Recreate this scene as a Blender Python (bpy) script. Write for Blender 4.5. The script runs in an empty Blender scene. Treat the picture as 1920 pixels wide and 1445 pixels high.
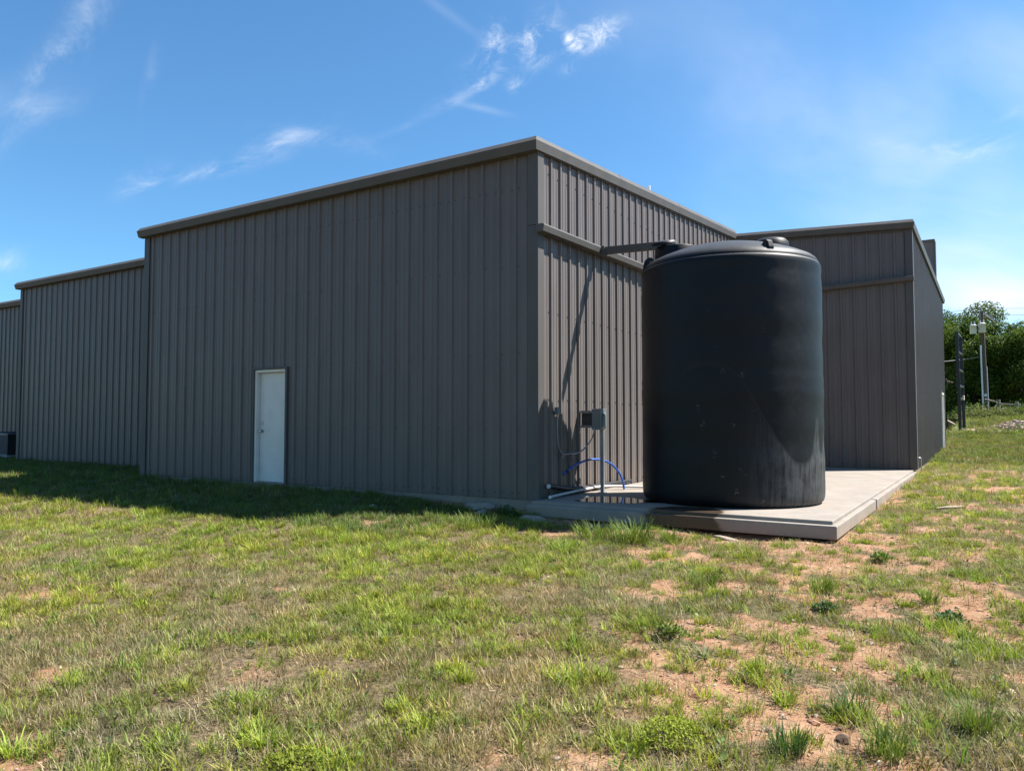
import bpy, bmesh, math, random
import numpy as np
from mathutils import Vector, Matrix

random.seed(7)
rng = np.random.default_rng(11)
scene = bpy.context.scene
col = scene.collection
R = math.radians

# ------------------------------------------------------------------ camera
CAM = Vector((5.735, -9.747, 1.185))
YAW, PITCH = 32.4, 2.65
cam_data = bpy.data.cameras.new("camera")
cam = bpy.data.objects.new("camera", cam_data)
col.objects.link(cam)
cam.location = CAM
cam.rotation_euler = (R(90 + PITCH), 0, R(YAW))
cam_data.sensor_width = 36.0
cam_data.lens = 1417.0 / 1920.0 * 36.0
cam_data.clip_end = 6000
scene.camera = cam

# ------------------------------------------------------------------ light
SUN = Vector((0.43, 0.385, 0.815)).normalized()
SUN_EL = math.asin(SUN.z)
SUN_AZ = math.atan2(SUN.x, SUN.y)
sl = bpy.data.lights.new("sun", 'SUN')
sl.energy = 5.0
sl.angle = R(0.53)
sl.color = (1.0, 0.955, 0.89)
so = bpy.data.objects.new("sun", sl)
col.objects.link(so)
so.rotation_euler = (-SUN).to_track_quat('-Z', 'Y').to_euler()
so.location = SUN * 60

vs = scene.view_settings
vs.view_transform = 'Standard'
vs.look = 'None'
vs.exposure = 1.45
vs.gamma = 1.0
vs.use_curve_mapping = False
scene.render.engine = 'CYCLES'
scene.cycles.max_bounces = 6
scene.cycles.diffuse_bounces = 3
scene.cycles.glossy_bounces = 3
scene.cycles.transmission_bounces = 4
scene.cycles.transparent_max_bounces = 6
scene.cycles.caustics_reflective = False
scene.cycles.caustics_refractive = False

# ------------------------------------------------------------------ node helpers
class NT:
    def __init__(s, tree):
        s.t = tree; s.n = tree.nodes; s.l = tree.links
    def node(s, typ, **kw):
        nd = s.n.new(typ)
        for k, v in kw.items():
            setattr(nd, k, v)
        return nd
    def put(s, sock, v):
        if isinstance(v, bpy.types.NodeSocket):
            s.l.new(v, sock)
        elif v is not None:
            if hasattr(sock.default_value, '__len__') and not hasattr(v, '__len__'):
                sock.default_value = [v] * len(sock.default_value)
            elif hasattr(sock.default_value, '__len__') and len(sock.default_value) == 4 and len(v) == 3:
                sock.default_value = (*v, 1)
            else:
                sock.default_value = v
    def math(s, op, a, b=None, c=None, clamp=False):
        nd = s.node('ShaderNodeMath', operation=op, use_clamp=clamp)
        s.put(nd.inputs[0], a)
        if b is not None: s.put(nd.inputs[1], b)
        if c is not None: s.put(nd.inputs[2], c)
        return nd.outputs[0]
    def vmath(s, op, a, b=None):
        nd = s.node('ShaderNodeVectorMath', operation=op)
        s.put(nd.inputs[0], a)
        if b is not None: s.put(nd.inputs[1], b)
        return nd.outputs['Value'] if op in ('DOT_PRODUCT', 'LENGTH') else nd.outputs[0]
    def mix(s, f, a, b, blend='MIX'):
        nd = s.node('ShaderNodeMix', data_type='RGBA', blend_type=blend)
        s.put(nd.inputs[0], f); s.put(nd.inputs[6], a); s.put(nd.inputs[7], b)
        return nd.outputs[2]
    def noise(s, vec=None, scale=5, detail=4, rough=0.55, dist=0.0, lac=2.0, dims='3D'):
        nd = s.node('ShaderNodeTexNoise', noise_dimensions=dims)
        if vec is not None: s.put(nd.inputs['Vector'], vec)
        nd.inputs['Scale'].default_value = scale
        nd.inputs['Detail'].default_value = detail
        nd.inputs['Roughness'].default_value = rough
        nd.inputs['Distortion'].default_value = dist
        nd.inputs['Lacunarity'].default_value = lac
        return nd.outputs['Fac']
    def ramp(s, f, lo, hi, smooth=True):
        nd = s.node('ShaderNodeMapRange', interpolation_type='SMOOTHSTEP' if smooth else 'LINEAR')
        s.put(nd.inputs[0], f)
        nd.inputs[1].default_value = lo; nd.inputs[2].default_value = hi
        return nd.outputs[0]
    def mapping(s, vec, loc=(0, 0, 0), rot=(0, 0, 0), scale=(1, 1, 1)):
        nd = s.node('ShaderNodeMapping')
        s.put(nd.inputs[0], vec)
        nd.inputs[1].default_value = loc; nd.inputs[2].default_value = rot; nd.inputs[3].default_value = scale
        return nd.outputs[0]

def new_mat(name):
    m = bpy.data.materials.new(name)
    m.use_nodes = True
    nt = NT(m.node_tree)
    return m, nt, m.node_tree.nodes['Principled BSDF']

def obj_coord(nt):
    return nt.node('ShaderNodeTexCoord').outputs['Object']

def world_coord(nt):
    return nt.node('ShaderNodeNewGeometry').outputs['Position']

def bump(nt, bsdf, height, strength=0.3, dist=0.01):
    b = nt.node('ShaderNodeBump')
    b.inputs['Strength'].default_value = strength
    b.inputs['Distance'].default_value = dist
    nt.put(b.inputs['Height'], height)
    nt.l.new(b.outputs[0], bsdf.inputs['Normal'])

def simple_mat(name, colour, rough=0.6, var=0.18, scale=6.0, metallic=0.0, spec=0.5, bump_s=0.0, bump_scale=40):
    m, nt, b = new_mat(name)
    c = world_coord(nt)
    f = nt.noise(c, scale, 5, 0.6)
    dark = [v * (1 - var) for v in colour]; light = [min(1, v * (1 + var)) for v in colour]
    nt.put(b.inputs['Base Color'], nt.mix(nt.ramp(f, 0.3, 0.7), dark, light))
    b.inputs['Roughness'].default_value = rough
    b.inputs['Metallic'].default_value = metallic
    b.inputs['Specular IOR Level'].default_value = spec
    if bump_s > 0:
        bump(nt, b, nt.noise(c, bump_scale, 4, 0.6), bump_s, 0.01)
    return m

# ------------------------------------------------------------------ world: sky with thin cirrus
world = bpy.data.worlds.new("World")
scene.world = world
world.use_nodes = True
wt = NT(world.node_tree)
bg = world.node_tree.nodes['Background']
sky = wt.node('ShaderNodeTexSky', sky_type='NISHITA')
sky.sun_disc = False
sky.sun_elevation = SUN_EL
sky.sun_rotation = SUN_AZ
sky.altitude = 300
sky.air_density = 1.0
sky.dust_density = 0.6
sky.ozone_density = 2.2
SKY_STRENGTH = 0.0508
bg.inputs['Strength'].default_value = SKY_STRENGTH

yaw_r, pit_r = R(YAW), R(PITCH)
FW = Vector((-math.sin(yaw_r) * math.cos(pit_r), math.cos(yaw_r) * math.cos(pit_r), math.sin(pit_r)))
RT = Vector((math.cos(yaw_r), math.sin(yaw_r), 0))
UP = RT.cross(FW)

def ray(px, py):
    """direction in the world of a point of the photograph (used once, to measure where things stand)"""
    return (FW * 1417.0 + RT * (px - 960.0) - UP * (py - 722.5))

def on_z(px, py, z):
    d = ray(px, py); return CAM + d * ((z - CAM.z) / d.z)
def on_x(px, py, x):
    d = ray(px, py); return CAM + d * ((x - CAM.x) / d.x)
def on_y(px, py, y):
    d = ray(px, py); return CAM + d * ((y - CAM.y) / d.y)
def at_dist(px, py, D):
    d = ray(px, py); return CAM + d * (D / math.hypot(d.x, d.y))

gen = wt.vmath('NORMALIZE', wt.node('ShaderNodeTexCoord').outputs['Generated'])
cloud_sum = None
# azimuth (deg, clockwise from +Y), elevation (deg), half length, half width (deg), tilt, strength, noise scale, stretch
def dir_of(px, py):
    d = ray(px, py).normalized()
    return d
CLOUDS = [
    (95, 130, 5.4, 1.0, 62, 0.6, 22, 1.8),
    (60, 205, 2.6, 1.1, 20, 0.40, 24, 1.5),
    (150, 20, 3.5, 1.0, 65, 0.35, 22, 2.0),
    (285, 135, 2.6, 0.4, 80, 0.12, 30, 2.2),
    (480, 285, 4.2, 0.62, 27, 0.75, 26, 2.6),
    (400, 325, 5.0, 0.45, 20, 0.40, 24, 3.0),
    (600, 262, 5.0, 0.8, -4, 0.22, 22, 2.2),
    (272, 340, 1.8, 0.8, 18, 0.55, 26, 1.8),
    (840, 190, 1.9, 0.45, 22, 0.42, 30, 2.0),
    (900, 203, 2.4, 0.3, -12, 0.38, 30, 3.0),
    (760, 235, 3.2, 0.35, 24, 0.16, 28, 3.0),
    (840, 22, 3.2, 0.4, -32, 0.25, 24, 3.2),
    (928, 75, 1.3, 0.9, 70, 0.9, 40, 1.3),
    (918, 108, 2.0, 0.8, 25, 0.65, 40, 1.4),
    (910, 150, 1.8, 0.5, 30, 0.75, 44, 1.6),
    (1000, 90, 1.3, 1.4, 100, 0.95, 42, 1.2),
    (1018, 45, 1.4, 0.8, 35, 0.8, 42, 1.3),
    (966, 160, 0.7, 0.6, 30, 0.6, 44, 1.2),
    (1112, 62, 2.2, 0.85, 14, 1.6, 34, 1.2),
    (1075, 78, 1.1, 0.6, -25, 1.3, 38, 1.2),
    (1065, 132, 0.7, 0.5, 10, 0.5, 40, 1.2),
    (1420, 150, 17.0, 3.6, -38, 0.24, 7, 3.0),
    (1560, 330, 16.0, 4.0, -40, 0.14, 6, 3.0),
    (1890, 240, 3.6, 0.8, 16, 0.7, 20, 2.2),
    (1780, 275, 4.5, 0.8, -8, 0.4, 22, 2.6),
    (1800, 400, 12.0, 7.0, -24, 1.0, 9, 1.5),
    (1850, 480, 9.0, 4.5, 10, 0.8, 9, 1.8),
    (1840, 560, 7.0, 1.5, 3, 0.9, 14, 2.2),
    (-20, 492, 2.0, 0.8, 15, 0.8, 30, 1.6),
    (-380, 260, 10.0, 1.6, 28, 0.5, 12, 2.4),
    (2450, 120, 20.0, 4.0, -20, 0.6, 8, 2.4),
    (2700, 480, 16.0, 4.0, 6, 0.8, 9, 2.4),
    (500, -420, 10.0, 1.6, 40, 0.4, 10, 2.6),
    (1700, -500, 12.0, 2.0, -30, 0.4, 9, 2.6),
]
d_ref = dir_of(960, 300)
r1 = d_ref.cross(Vector((0, 0, 1))).normalized(); r2 = r1.cross(d_ref).normalized()
def oriented_noise(tilt, stretch, scale, detail, rough, dist_=0.5):
    ca, sa = math.cos(R(tilt)), math.sin(R(tilt))
    cv = wt.node('ShaderNodeCombineXYZ')
    wt.put(cv.inputs[0], wt.vmath('DOT_PRODUCT', gen, (r1 * ca + r2 * sa) * (1.0 / stretch)))
    wt.put(cv.inputs[1], wt.vmath('DOT_PRODUCT', gen, -r1 * sa + r2 * ca))
    wt.put(cv.inputs[2], wt.vmath('DOT_PRODUCT', gen, d_ref * 0.5))
    return wt.noise(cv.outputs[0], scale, detail, rough, dist_)
N_pos = oriented_noise(25, 2.4, 26, 5, 0.66)
N_steep = oriented_noise(62, 1.7, 24, 5, 0.66)
N_neg = oriented_noise(-30, 2.0, 6, 5, 0.55)
N_puff = oriented_noise(20, 1.2, 38, 5, 0.68)
N_wob = oriented_noise(0, 1.0, 9, 2, 0.5, 0.0)
wob0 = wt.math('MULTIPLY_ADD', N_wob, 2.0, -1.0)
sums = {}
for i, (px, py, hl, hw, tilt, st, ns, stretch) in enumerate(CLOUDS):
    d0 = dir_of(px, py)
    e1 = d0.cross(Vector((0, 0, 1))).normalized()
    e2 = e1.cross(d0).normalized()
    ca, sa = math.cos(R(tilt)), math.sin(R(tilt))
    tu, tv = math.tan(R(hl)), math.tan(R(hw))
    a1 = (e1 * ca + e2 * sa) / tu
    a2 = (-e1 * sa + e2 * ca) / tv
    u = wt.vmath('DOT_PRODUCT', gen, a1)
    v = wt.math('ADD', wt.vmath('DOT_PRODUCT', gen, a2), wob0) if hl > 1.6 else wt.vmath('DOT_PRODUCT', gen, a2)
    r2_ = wt.math('MULTIPLY_ADD', u, u, wt.math('MULTIPLY', v, v))
    # only on the near side of the sphere
    far = wt.math('MULTIPLY_ADD', wt.vmath('DOT_PRODUCT', gen, d0), -40.0, 20.0)
    r2_ = wt.math('ADD', r2_, wt.math('MAXIMUM', far, 0.0))
    fall = wt.math('MULTIPLY', wt.math('POWER', 0.2, r2_), st)
    key = 'puff' if ns >= 34 else ('neg' if ns < 18 or tilt < -10 else ('steep' if tilt > 45 else 'pos'))
    sums[key] = fall if key not in sums else wt.math('ADD', sums[key], fall)
for key, nz in (('puff', N_puff), ('neg', N_neg), ('steep', N_steep), ('pos', N_pos)):
    lo, hi = (0.15, 0.95) if key == 'neg' else (0.38, 0.82)
    m = wt.math('MULTIPLY', wt.ramp(nz, lo, hi), sums[key])
    cloud_sum = m if cloud_sum is None else wt.math('ADD', cloud_sum, m)
cloud_f = wt.math('MINIMUM', wt.math('MULTIPLY', cloud_sum, 0.8), 0.85)
skyc = wt.mix(1.0, sky.outputs[0], (0.73, 1.19, 1.42), 'MULTIPLY')
world.cycles.sampling_method = 'MANUAL'
world.cycles.sample_map_resolution = 256
wt.l.new(wt.mix(cloud_f, skyc, (8.6, 8.9, 9.2)), bg.inputs['Color'])

# ------------------------------------------------------------------ object helpers
def tag(o, label=None, cat=None, group=None, kind=None):
    if label: o["label"] = label
    if cat: o["category"] = cat
    if group: o["group"] = group
    if kind: o["kind"] = kind
    return o

def empty(name, loc=(0, 0, 0), rz=0.0):
    o = bpy.data.objects.new(name, None)
    o.empty_display_size = 0.2
    o.location = loc; o.rotation_euler = (0, 0, rz)
    col.objects.link(o)
    return o

class MB:
    def __init__(s):
        s.v = []; s.f = []; s.sm = []
    def add(s, verts, faces, smooth=False):
        o = len(s.v)
        s.v += [tuple(p) for p in verts]
        for f in faces:
            s.f.append(tuple(i + o for i in f)); s.sm.append(smooth)
        return s
    def box(s, a, b):
        (x0, y0, z0), (x1, y1, z1) = a, b
        x0, x1 = min(x0, x1), max(x0, x1); y0, y1 = min(y0, y1), max(y0, y1); z0, z1 = min(z0, z1), max(z0, z1)
        return s.add([(x0, y0, z0), (x1, y0, z0), (x1, y1, z0), (x0, y1, z0), (x0, y0, z1), (x1, y0, z1), (x1, y1, z1), (x0, y1, z1)],
                     [(0, 3, 2, 1), (4, 5, 6, 7), (0, 1, 5, 4), (1, 2, 6, 5), (2, 3, 7, 6), (3, 0, 4, 7)])
    def tube(s, pts, r, n=10, caps=True, smooth=True):
        pts = [Vector(p) for p in pts]
        rs = r if hasattr(r, '__len__') else [r] * len(pts)
        rings = []
        prev = None
        for i, p in enumerate(pts):
            t = (pts[min(i + 1, len(pts) - 1)] - pts[max(i - 1, 0)]).normalized()
            if prev is None:
                a = t.orthogonal().normalized()
            else:
                a = (prev - t * prev.dot(t))
                a = a.normalized() if a.length > 1e-6 else t.orthogonal().normalized()
            prev = a
            b = t.cross(a)
            rings.append([p + (a * math.cos(2 * math.pi * k / n) + b * math.sin(2 * math.pi * k / n)) * rs[i] for k in range(n)])
        vv = [p for rg in rings for p in rg]
        ff = []
        for i in range(len(rings) - 1):
            for k in range(n):
                k2 = (k + 1) % n
                ff.append((i * n + k, i * n + k2, (i + 1) * n + k2, (i + 1) * n + k))
        s.add(vv, ff, smooth)
        if caps:
            s.add(rings[0], [tuple(range(n - 1, -1, -1))]); s.add(rings[-1], [tuple(range(n))])
        return s
    def lathe(s, prof, n=64, centre=(0, 0, 0), smooth=True):
        vv = []; ff = []
        for (r, z) in prof:
            for k in range(n):
                a = 2 * math.pi * k / n
                vv.append((centre[0] + r * math.cos(a), centre[1] + r * math.sin(a), centre[2] + z))
        for i in range(len(prof) - 1):
            for k in range(n):
                k2 = (k + 1) % n
                ff.append((i * n + k, i * n + k2, (i + 1) * n + k2, (i + 1) * n + k))
        return s.add(vv, ff, smooth)
    def prism(s, poly, a, b):
        """poly: list of 3D points; extruded from offset a to offset b (vectors)"""
        a = Vector(a); b = Vector(b); n = len(poly)
        v0 = [Vector(p) + a for p in poly]; v1 = [Vector(p) + b for p in poly]
        ff = [tuple(range(n - 1, -1, -1)), tuple(range(n, 2 * n))]
        for k in range(n):
            k2 = (k + 1) % n
            ff.append((k, k2, n + k2, n + k))
        return s.add(v0 + v1, ff)
    def build(s, name, mat, parent=None, bevel=0.0, origin=None, segs=2):
        me = bpy.data.meshes.new(name)
        o3 = Vector(origin) if origin is not None else Vector((0, 0, 0))
        me.from_pydata([tuple(Vector(p) - o3) for p in s.v], [], s.f)
        me.polygons.foreach_set('use_smooth', s.sm)
        me.update()
        if mat is not None: me.materials.append(mat)
        o = bpy.data.objects.new(name, me)
        o.location = o3
        col.objects.link(o)
        if parent is not None:
            o.parent = parent
            o.location = o3 - Vector(parent_world(parent)) if origin is not None else -Vector(parent_world(parent))
            if parent_rot(parent):
                raise RuntimeError("rotated parent")
        if bevel > 0:
            bm_ = o.modifiers.new("bevel", 'BEVEL'); bm_.width = bevel; bm_.segments = segs; bm_.limit_method = 'ANGLE'; bm_.angle_limit = R(35)
        return o

def parent_world(o):
    p = Vector(o.location)
    while o.parent is not None:
        o = o.parent; p += Vector(o.location)
    return p
def parent_rot(o):
    while o is not None:
        if abs(o.rotation_euler.z) > 1e-6: return True
        o = o.parent
    return False

def np_mesh(name, verts, faces_flat, nper, mat, smooth=False):
    me = bpy.data.meshes.new(name)
    nf = len(faces_flat) // nper
    me.vertices.add(len(verts)); me.vertices.foreach_set('co', np.ascontiguousarray(verts, dtype=np.float32).ravel())
    me.loops.add(nf * nper); me.loops.foreach_set('vertex_index', np.ascontiguousarray(faces_flat, dtype=np.int32))
    me.polygons.add(nf)
    me.polygons.foreach_set('loop_start', np.arange(0, nf * nper, nper, dtype=np.int32))
    me.polygons.foreach_set('loop_total', np.full(nf, nper, dtype=np.int32))
    if smooth: me.polygons.foreach_set('use_smooth', np.ones(nf, dtype=bool))
    me.update(calc_edges=True)
    me.validate()
    if mat is not None: me.materials.append(mat)
    return me

# numpy value noise
_tab = rng.random((256, 256))
def vnoise(x, y, seed=0):
    x = np.asarray(x, float) + seed * 17.31; y = np.asarray(y, float) + seed * 9.73
    xi = np.floor(x).astype(int); yi = np.floor(y).astype(int)
    fx = x - xi; fy = y - yi
    fx = fx * fx * (3 - 2 * fx); fy = fy * fy * (3 - 2 * fy)
    a = _tab[xi % 256, yi % 256]; b = _tab[(xi + 1) % 256, yi % 256]
    c = _tab[xi % 256, (yi + 1) % 256]; d = _tab[(xi + 1) % 256, (yi + 1) % 256]
    return (a * (1 - fx) + b * fx) * (1 - fy) + (c * (1 - fx) + d * fx) * fy
def fbm(x, y, scale, octs=4, seed=0, gain=0.5):
    t = 0; amp = 1; tot = 0
    x = np.asarray(x, float) * scale; y = np.asarray(y, float) * scale
    for k in range(octs):
        t = t + amp * vnoise(x * 2 ** k, y * 2 ** k, seed + k * 3); tot += amp; amp *= gain
    return t / tot
def sstep(a, b, x):
    t = np.clip((np.asarray(x, float) - a) / (b - a), 0, 1)
    return t * t * (3 - 2 * t)

# ------------------------------------------------------------------ terrain
PAD_X1, PAD_Y0, PAD_Z = 4.20, -0.36, 0.015
WC_Y = 10.55          # recessed rear wall
WD_X = 4.19           # right-hand wall
WD_END = 24.2

def tz(x, y, fine=True):
    x = np.asarray(x, float); y = np.asarray(y, float)
    z0 = -0.065 - 0.155 * sstep(-3.2, -0.3, x)
    zf = z0 + (-0.30 - z0) * sstep(0.0, 4.6, -y) - 0.13 * sstep(2.0, 10.0, -y)
    zr = np.interp(y, [0, 10.5, 23, 34, 48, 65, 90, 150, 320, 700, 2500], [-0.22, -0.07, 0.14, 0.55, 1.12, 1.85, 2.35, 3.0, 3.2, 0.0, -12.0])
    zl = -0.06 + 0.02 * sstep(0, 3, y)
    zb = zl + (zr - zl) * sstep(-2.0, 3.5, x)
    z = np.where(y < 0, zf, zb + (zf - zb) * 0)
    t = sstep(-1.0, 1.0, y)
    z = zf * (1 - t) + zb * t
    if fine:
        near = np.exp(-((x - 2) ** 2 + (y + 5) ** 2) / 400.0)
        z = z + (fbm(x, y, 0.9, 3, 1) - 0.5) * 0.07 * near + (fbm(x, y, 4.0, 3, 5) - 0.5) * 0.035 * near + (fbm(x, y, 14.0, 2, 8) - 0.5) * 0.012 * near
        # keep the soil below the pad and the wall base
        ins = (x > -0.1) & (x < PAD_X1) & (y > PAD_Y0 + 0.02)
        z = np.where(ins, np.minimum(z, -0.16), z)
        # hollow washed out under the front edge of the pad
        z = z - 0.09 * np.exp(-(((x - 3.1) / 0.55) ** 2 + ((y - PAD_Y0 + 0.02) / 0.14) ** 2))
        z = np.where((x < 0) & (x > -10.1) & (y > 0.0), np.minimum(z, -0.1), z)
    return z
def tzs(x, y):
    return float(tz(np.array([x]), np.array([y]))[0])

BARE = [  # px, py of bare patches measured in the photograph, radius (m), strength -> laid out on the ground below
    (1400, 1012, 0.75, 1.0), (1300, 1005, 0.5, 0.9), (1500, 1030, 0.6, 1.0), (1640, 985, 0.55, 1.0), (1700, 935, 0.6, 0.8),
    (1620, 1015, 0.5, 0.9), (1560, 1060, 0.55, 0.9), (1400, 1060, 0.4, 0.6), (1345, 1112, 0.28, 1.0), (1465, 1135, 0.3, 0.8),
    (1800, 1140, 0.4, 0.9), (1600, 1245, 0.5, 0.9), (1680, 1245, 0.4, 0.9), (1540, 1255, 0.3, 0.8), (1480, 1330, 0.3, 0.8),
    (1560, 1390, 0.35, 0.9), (1650, 1400, 0.3, 0.7), (1310, 1310, 0.22, 0.9), (1480, 1215, 0.3, 0.7), (1540, 1130, 0.35, 0.7),
    (1820, 880, 1.0, 0.9), (1880, 900, 0.9, 0.8), (1780, 905, 0.5, 0.7), (690, 985, 0.3, 1.0), (660, 975, 0.25, 0.9), (1065, 1000, 0.35, 1.0),
    (1120, 990, 0.3, 0.8), (1840, 1000, 0.5, 0.6), (1890, 1035, 0.5, 0.7), (1850, 1145, 0.3, 0.8), (790, 1020, 0.25, 0.6), (1030, 1045, 0.3, 0.5),
    (120, 1110, 0.45, 0.6), (60, 1150, 0.3, 0.5), (130, 1265, 0.35, 0.55), (930, 1190, 0.3, 0.5), (880, 1400, 0.25, 0.5), (1045, 1420, 0.3, 0.6), (30, 1420, 0.4, 0.6),
    (470, 1085, 0.2, 0.6), (540, 1255, 0.25, 0.5), (1180, 1340, 0.2, 0.5),
]
_b = []
for (px, py, r, s) in BARE:
    p = on_z(px, py, -0.25 if py < 1100 else -0.36)
    _b.append((p.x, p.y, r, s))
def bare_mask(x, y):
    x = np.asarray(x, float); y = np.asarray(y, float)
    xw = x + (fbm(x, y, 1.8, 3, 21) - 0.5) * 0.9; yw = y + (fbm(x, y, 1.8, 3, 25) - 0.5) * 0.9
    m = np.zeros_like(x)
    for (bx, by, r, s) in _b:
        m = np.maximum(m, s * np.exp(-((xw - bx) ** 2 + (yw - by) ** 2) / (r * r)))
    right = sstep(-0.3, 1.7, x - (0.7 + 0.5 * np.clip(-y - 0.5, -2, 12))) * sstep(14, 8, y)
    n = fbm(x, y, 2.4, 5, 31, 0.6)
    m = np.maximum(m, right * sstep(0.50, 0.60, n) * 0.9)
    m = np.maximum(m, 0.35 * sstep(0.62, 0.8, fbm(x, y, 0.9, 4, 37)))
    edge = np.exp(-((y - PAD_Y0 + 0.15) / 0.28) ** 2) * ((x > 0.2) & (x < 4.6))
    m = np.maximum(m, edge * 0.75)
    m = m * (0.45 + 1.1 * fbm(x, y, 6.5, 3, 51))
    wall_foot = np.exp(-((y + 0.06) / 0.10) ** 2) * ((x > -10.4) & (x < 0.1))
    foot2 = np.exp(-((y + 0.12) / 0.22) ** 2) * sstep(-2.6, -1.2, x) * (x < 0.3)
    m = np.maximum(m, np.maximum(wall_foot * 0.8, foot2))
    return np.clip(m, 0, 1)

def axis(lo, hi, step, far_lo, far_hi, grow=1.18):
    c = list(np.arange(lo, hi + 1e-6, step))
    s = step; v = hi; up = []
    while v < far_hi:
        s *= grow; v += s; up.append(min(v, far_hi))
    s = step; v = lo; dn = []
    while v > far_lo:
        s *= grow; v -= s; dn.append(max(v, far_lo))
    return np.array(dn[::-1] + c + up)
gx = axis(-9.0, 8.5, 0.06, -2500, 2500)
gy = axis(-9.6, 1.2, 0.06, -2500, 2600, 1.13)
GX, GY = np.meshgrid(gx, gy)
gxf, gyf = GX.ravel(), GY.ravel()
gz = tz(gxf, gyf)
gb = bare_mask(gxf, gyf)
nx, ny = len(gx), len(gy)
ii = (np.arange(ny - 1)[:, None] * nx + np.arange(nx - 1)[None, :]).ravel()
quads = np.stack([ii, ii + 1, ii + nx + 1, ii + nx], 1).ravel()

# ground material
mg, nt, b = new_mat("soil_and_thatch")
wc = world_coord(nt)
att = nt.node('ShaderNodeAttribute', attribute_name='bare').outputs['Fac']
n1 = nt.noise(wc, 3.0, 6, 0.62)
n2 = nt.noise(wc, 26.0, 5, 0.65)
n3 = nt.noise(wc, 0.9, 3, 0.5)
clay = nt.mix(nt.ramp(n1, 0.3, 0.72), (0.27, 0.142, 0.080), (0.375, 0.232, 0.142))
clay = nt.mix(nt.math('MULTIPLY', nt.ramp(n2, 0.5, 0.75), 0.5), clay, (0.15, 0.083, 0.052))
thatch = nt.mix(nt.ramp(n2, 0.3, 0.7), (0.055, 0.040, 0.023), (0.215, 0.165, 0.10))
thatch = nt.mix(nt.math('MULTIPLY', nt.ramp(n3, 0.42, 0.62), 0.55), thatch, (0.085, 0.085, 0.033))
fac = nt.ramp(nt.math('ADD', att, nt.math('MULTIPLY_ADD', n2, 0.6, -0.3)), 0.28, 0.62)
vor = nt.node('ShaderNodeTexVoronoi', feature='F1'); nt.put(vor.inputs['Vector'], wc); vor.inputs['Scale'].default_value = 34
peb = nt.math('MULTIPLY', nt.ramp(vor.outputs['Distance'], 0.33, 0.2), nt.ramp(nt.noise(wc, 9, 2), 0.52, 0.62))
ground_c = nt.mix(fac, thatch, clay)
ground_c = nt.mix(nt.math('MULTIPLY', peb, 0.45), ground_c, (0.28, 0.22, 0.17))
# the mown field behind is greener than the yard; single blades cannot be told apart there
sepg = nt.node('ShaderNodeSeparateXYZ'); nt.put(sepg.inputs[0], wc)
dist = sepg.outputs[1]
lawn = nt.mix(nt.ramp(nt.noise(nt.mapping(wc, scale=(1, 0.35, 1)), 0.55, 5, 0.65), 0.35, 0.65), (0.095, 0.115, 0.030), (0.15, 0.135, 0.055))
ground_c = nt.mix(nt.math('MULTIPLY', nt.ramp(dist, 5, 24), nt.math('SUBTRACT', 1.0, nt.math('MULTIPLY', fac, 0.8))), ground_c, lawn)
nt.put(b.inputs['Base Color'], ground_c)
b.inputs['Roughness'].default_value = 0.95
b.inputs['Specular IOR Level'].default_value = 0.1
bump(nt, b, nt.math('ADD', nt.math('MULTIPLY', n2, 0.7), nt.math('MULTIPLY', nt.noise(wc, 120, 3, 0.6), 0.35)), 1.0, 0.03)
me = np_mesh("ground", np.stack([gxf, gyf, gz], 1), quads, 4, mg, True)
a = me.attributes.new('bare', 'FLOAT', 'POINT'); a.data.foreach_set('value', gb.astype(np.float32))
ground = bpy.data.objects.new("ground", me); col.objects.link(ground)
tag(ground, "uneven reddish soil ground under patchy grass", "ground", kind="structure")

# ------------------------------------------------------------------ metal building
def panel_material(name, colour, rough, spec=0.14):
    m, nt, b = new_mat(name)
    wc = world_coord(nt)
    n = nt.noise(nt.mapping(wc, scale=(1.5, 1.5, 0.35)), 2.2, 5, 0.6)
    streak = nt.noise(nt.mapping(wc, scale=(9, 9, 0.25)), 2.0, 4, 0.6)
    oi = nt.node('ShaderNodeObjectInfo').outputs['Random']
    c0 = nt.mix(nt.ramp(n, 0.3, 0.7), [v * 0.93 for v in colour], [v * 1.07 for v in colour])
    c0 = nt.mix(nt.math('MULTIPLY', oi, 0.10), c0, [v * 0.8 for v in colour])
    # dusty splash-back near the ground (dirt with its own ragged edge)
    sep = nt.node('ShaderNodeSeparateXYZ'); nt.put(sep.inputs[0], wc)
    hgt = nt.math('ADD', sep.outputs[2], nt.math('MULTIPLY_ADD', streak, -1.0, 0.5))
    dust = nt.math('MULTIPLY', nt.ramp(hgt, 0.55, 0.02), 0.25)
    c0 = nt.mix(dust, c0, (0.20, 0.14, 0.10))
    spots = nt.ramp(nt.noise(wc, 38, 2, 0.4), 0.73, 0.78)
    c0 = nt.mix(nt.math('MULTIPLY', spots, 0.12), c0, (0.5, 0.46, 0.4))
    nt.put(b.inputs['Base Color'], c0)
    nt.put(b.inputs['Roughness'], nt.math('MULTIPLY_ADD', streak, 0.14, rough - 0.07))
    b.inputs['Specular IOR Level'].default_value = spec
    b.inputs['Metallic'].default_value = 0.0
    bump(nt, b, nt.noise(nt.mapping(wc, scale=(1.0, 1.0, 0.5)), 3.2, 2, 0.5), 0.12, 0.02)
    return m
PANEL_C = (0.134, 0.117, 0.109)
M_panel = panel_material("charcoal_painted_steel", PANEL_C, 0.32)
M_trim = panel_material("charcoal_trim_steel", (0.096, 0.090, 0.085), 0.5, 0.12)
M_dark = simple_mat("dark_gap", (0.03, 0.03, 0.032), 0.8)
M_screw = simple_mat("screw_head", (0.03, 0.028, 0.027), 0.4)
M_roof = simple_mat("roof_steel", (0.3, 0.3, 0.31), 0.5)

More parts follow.
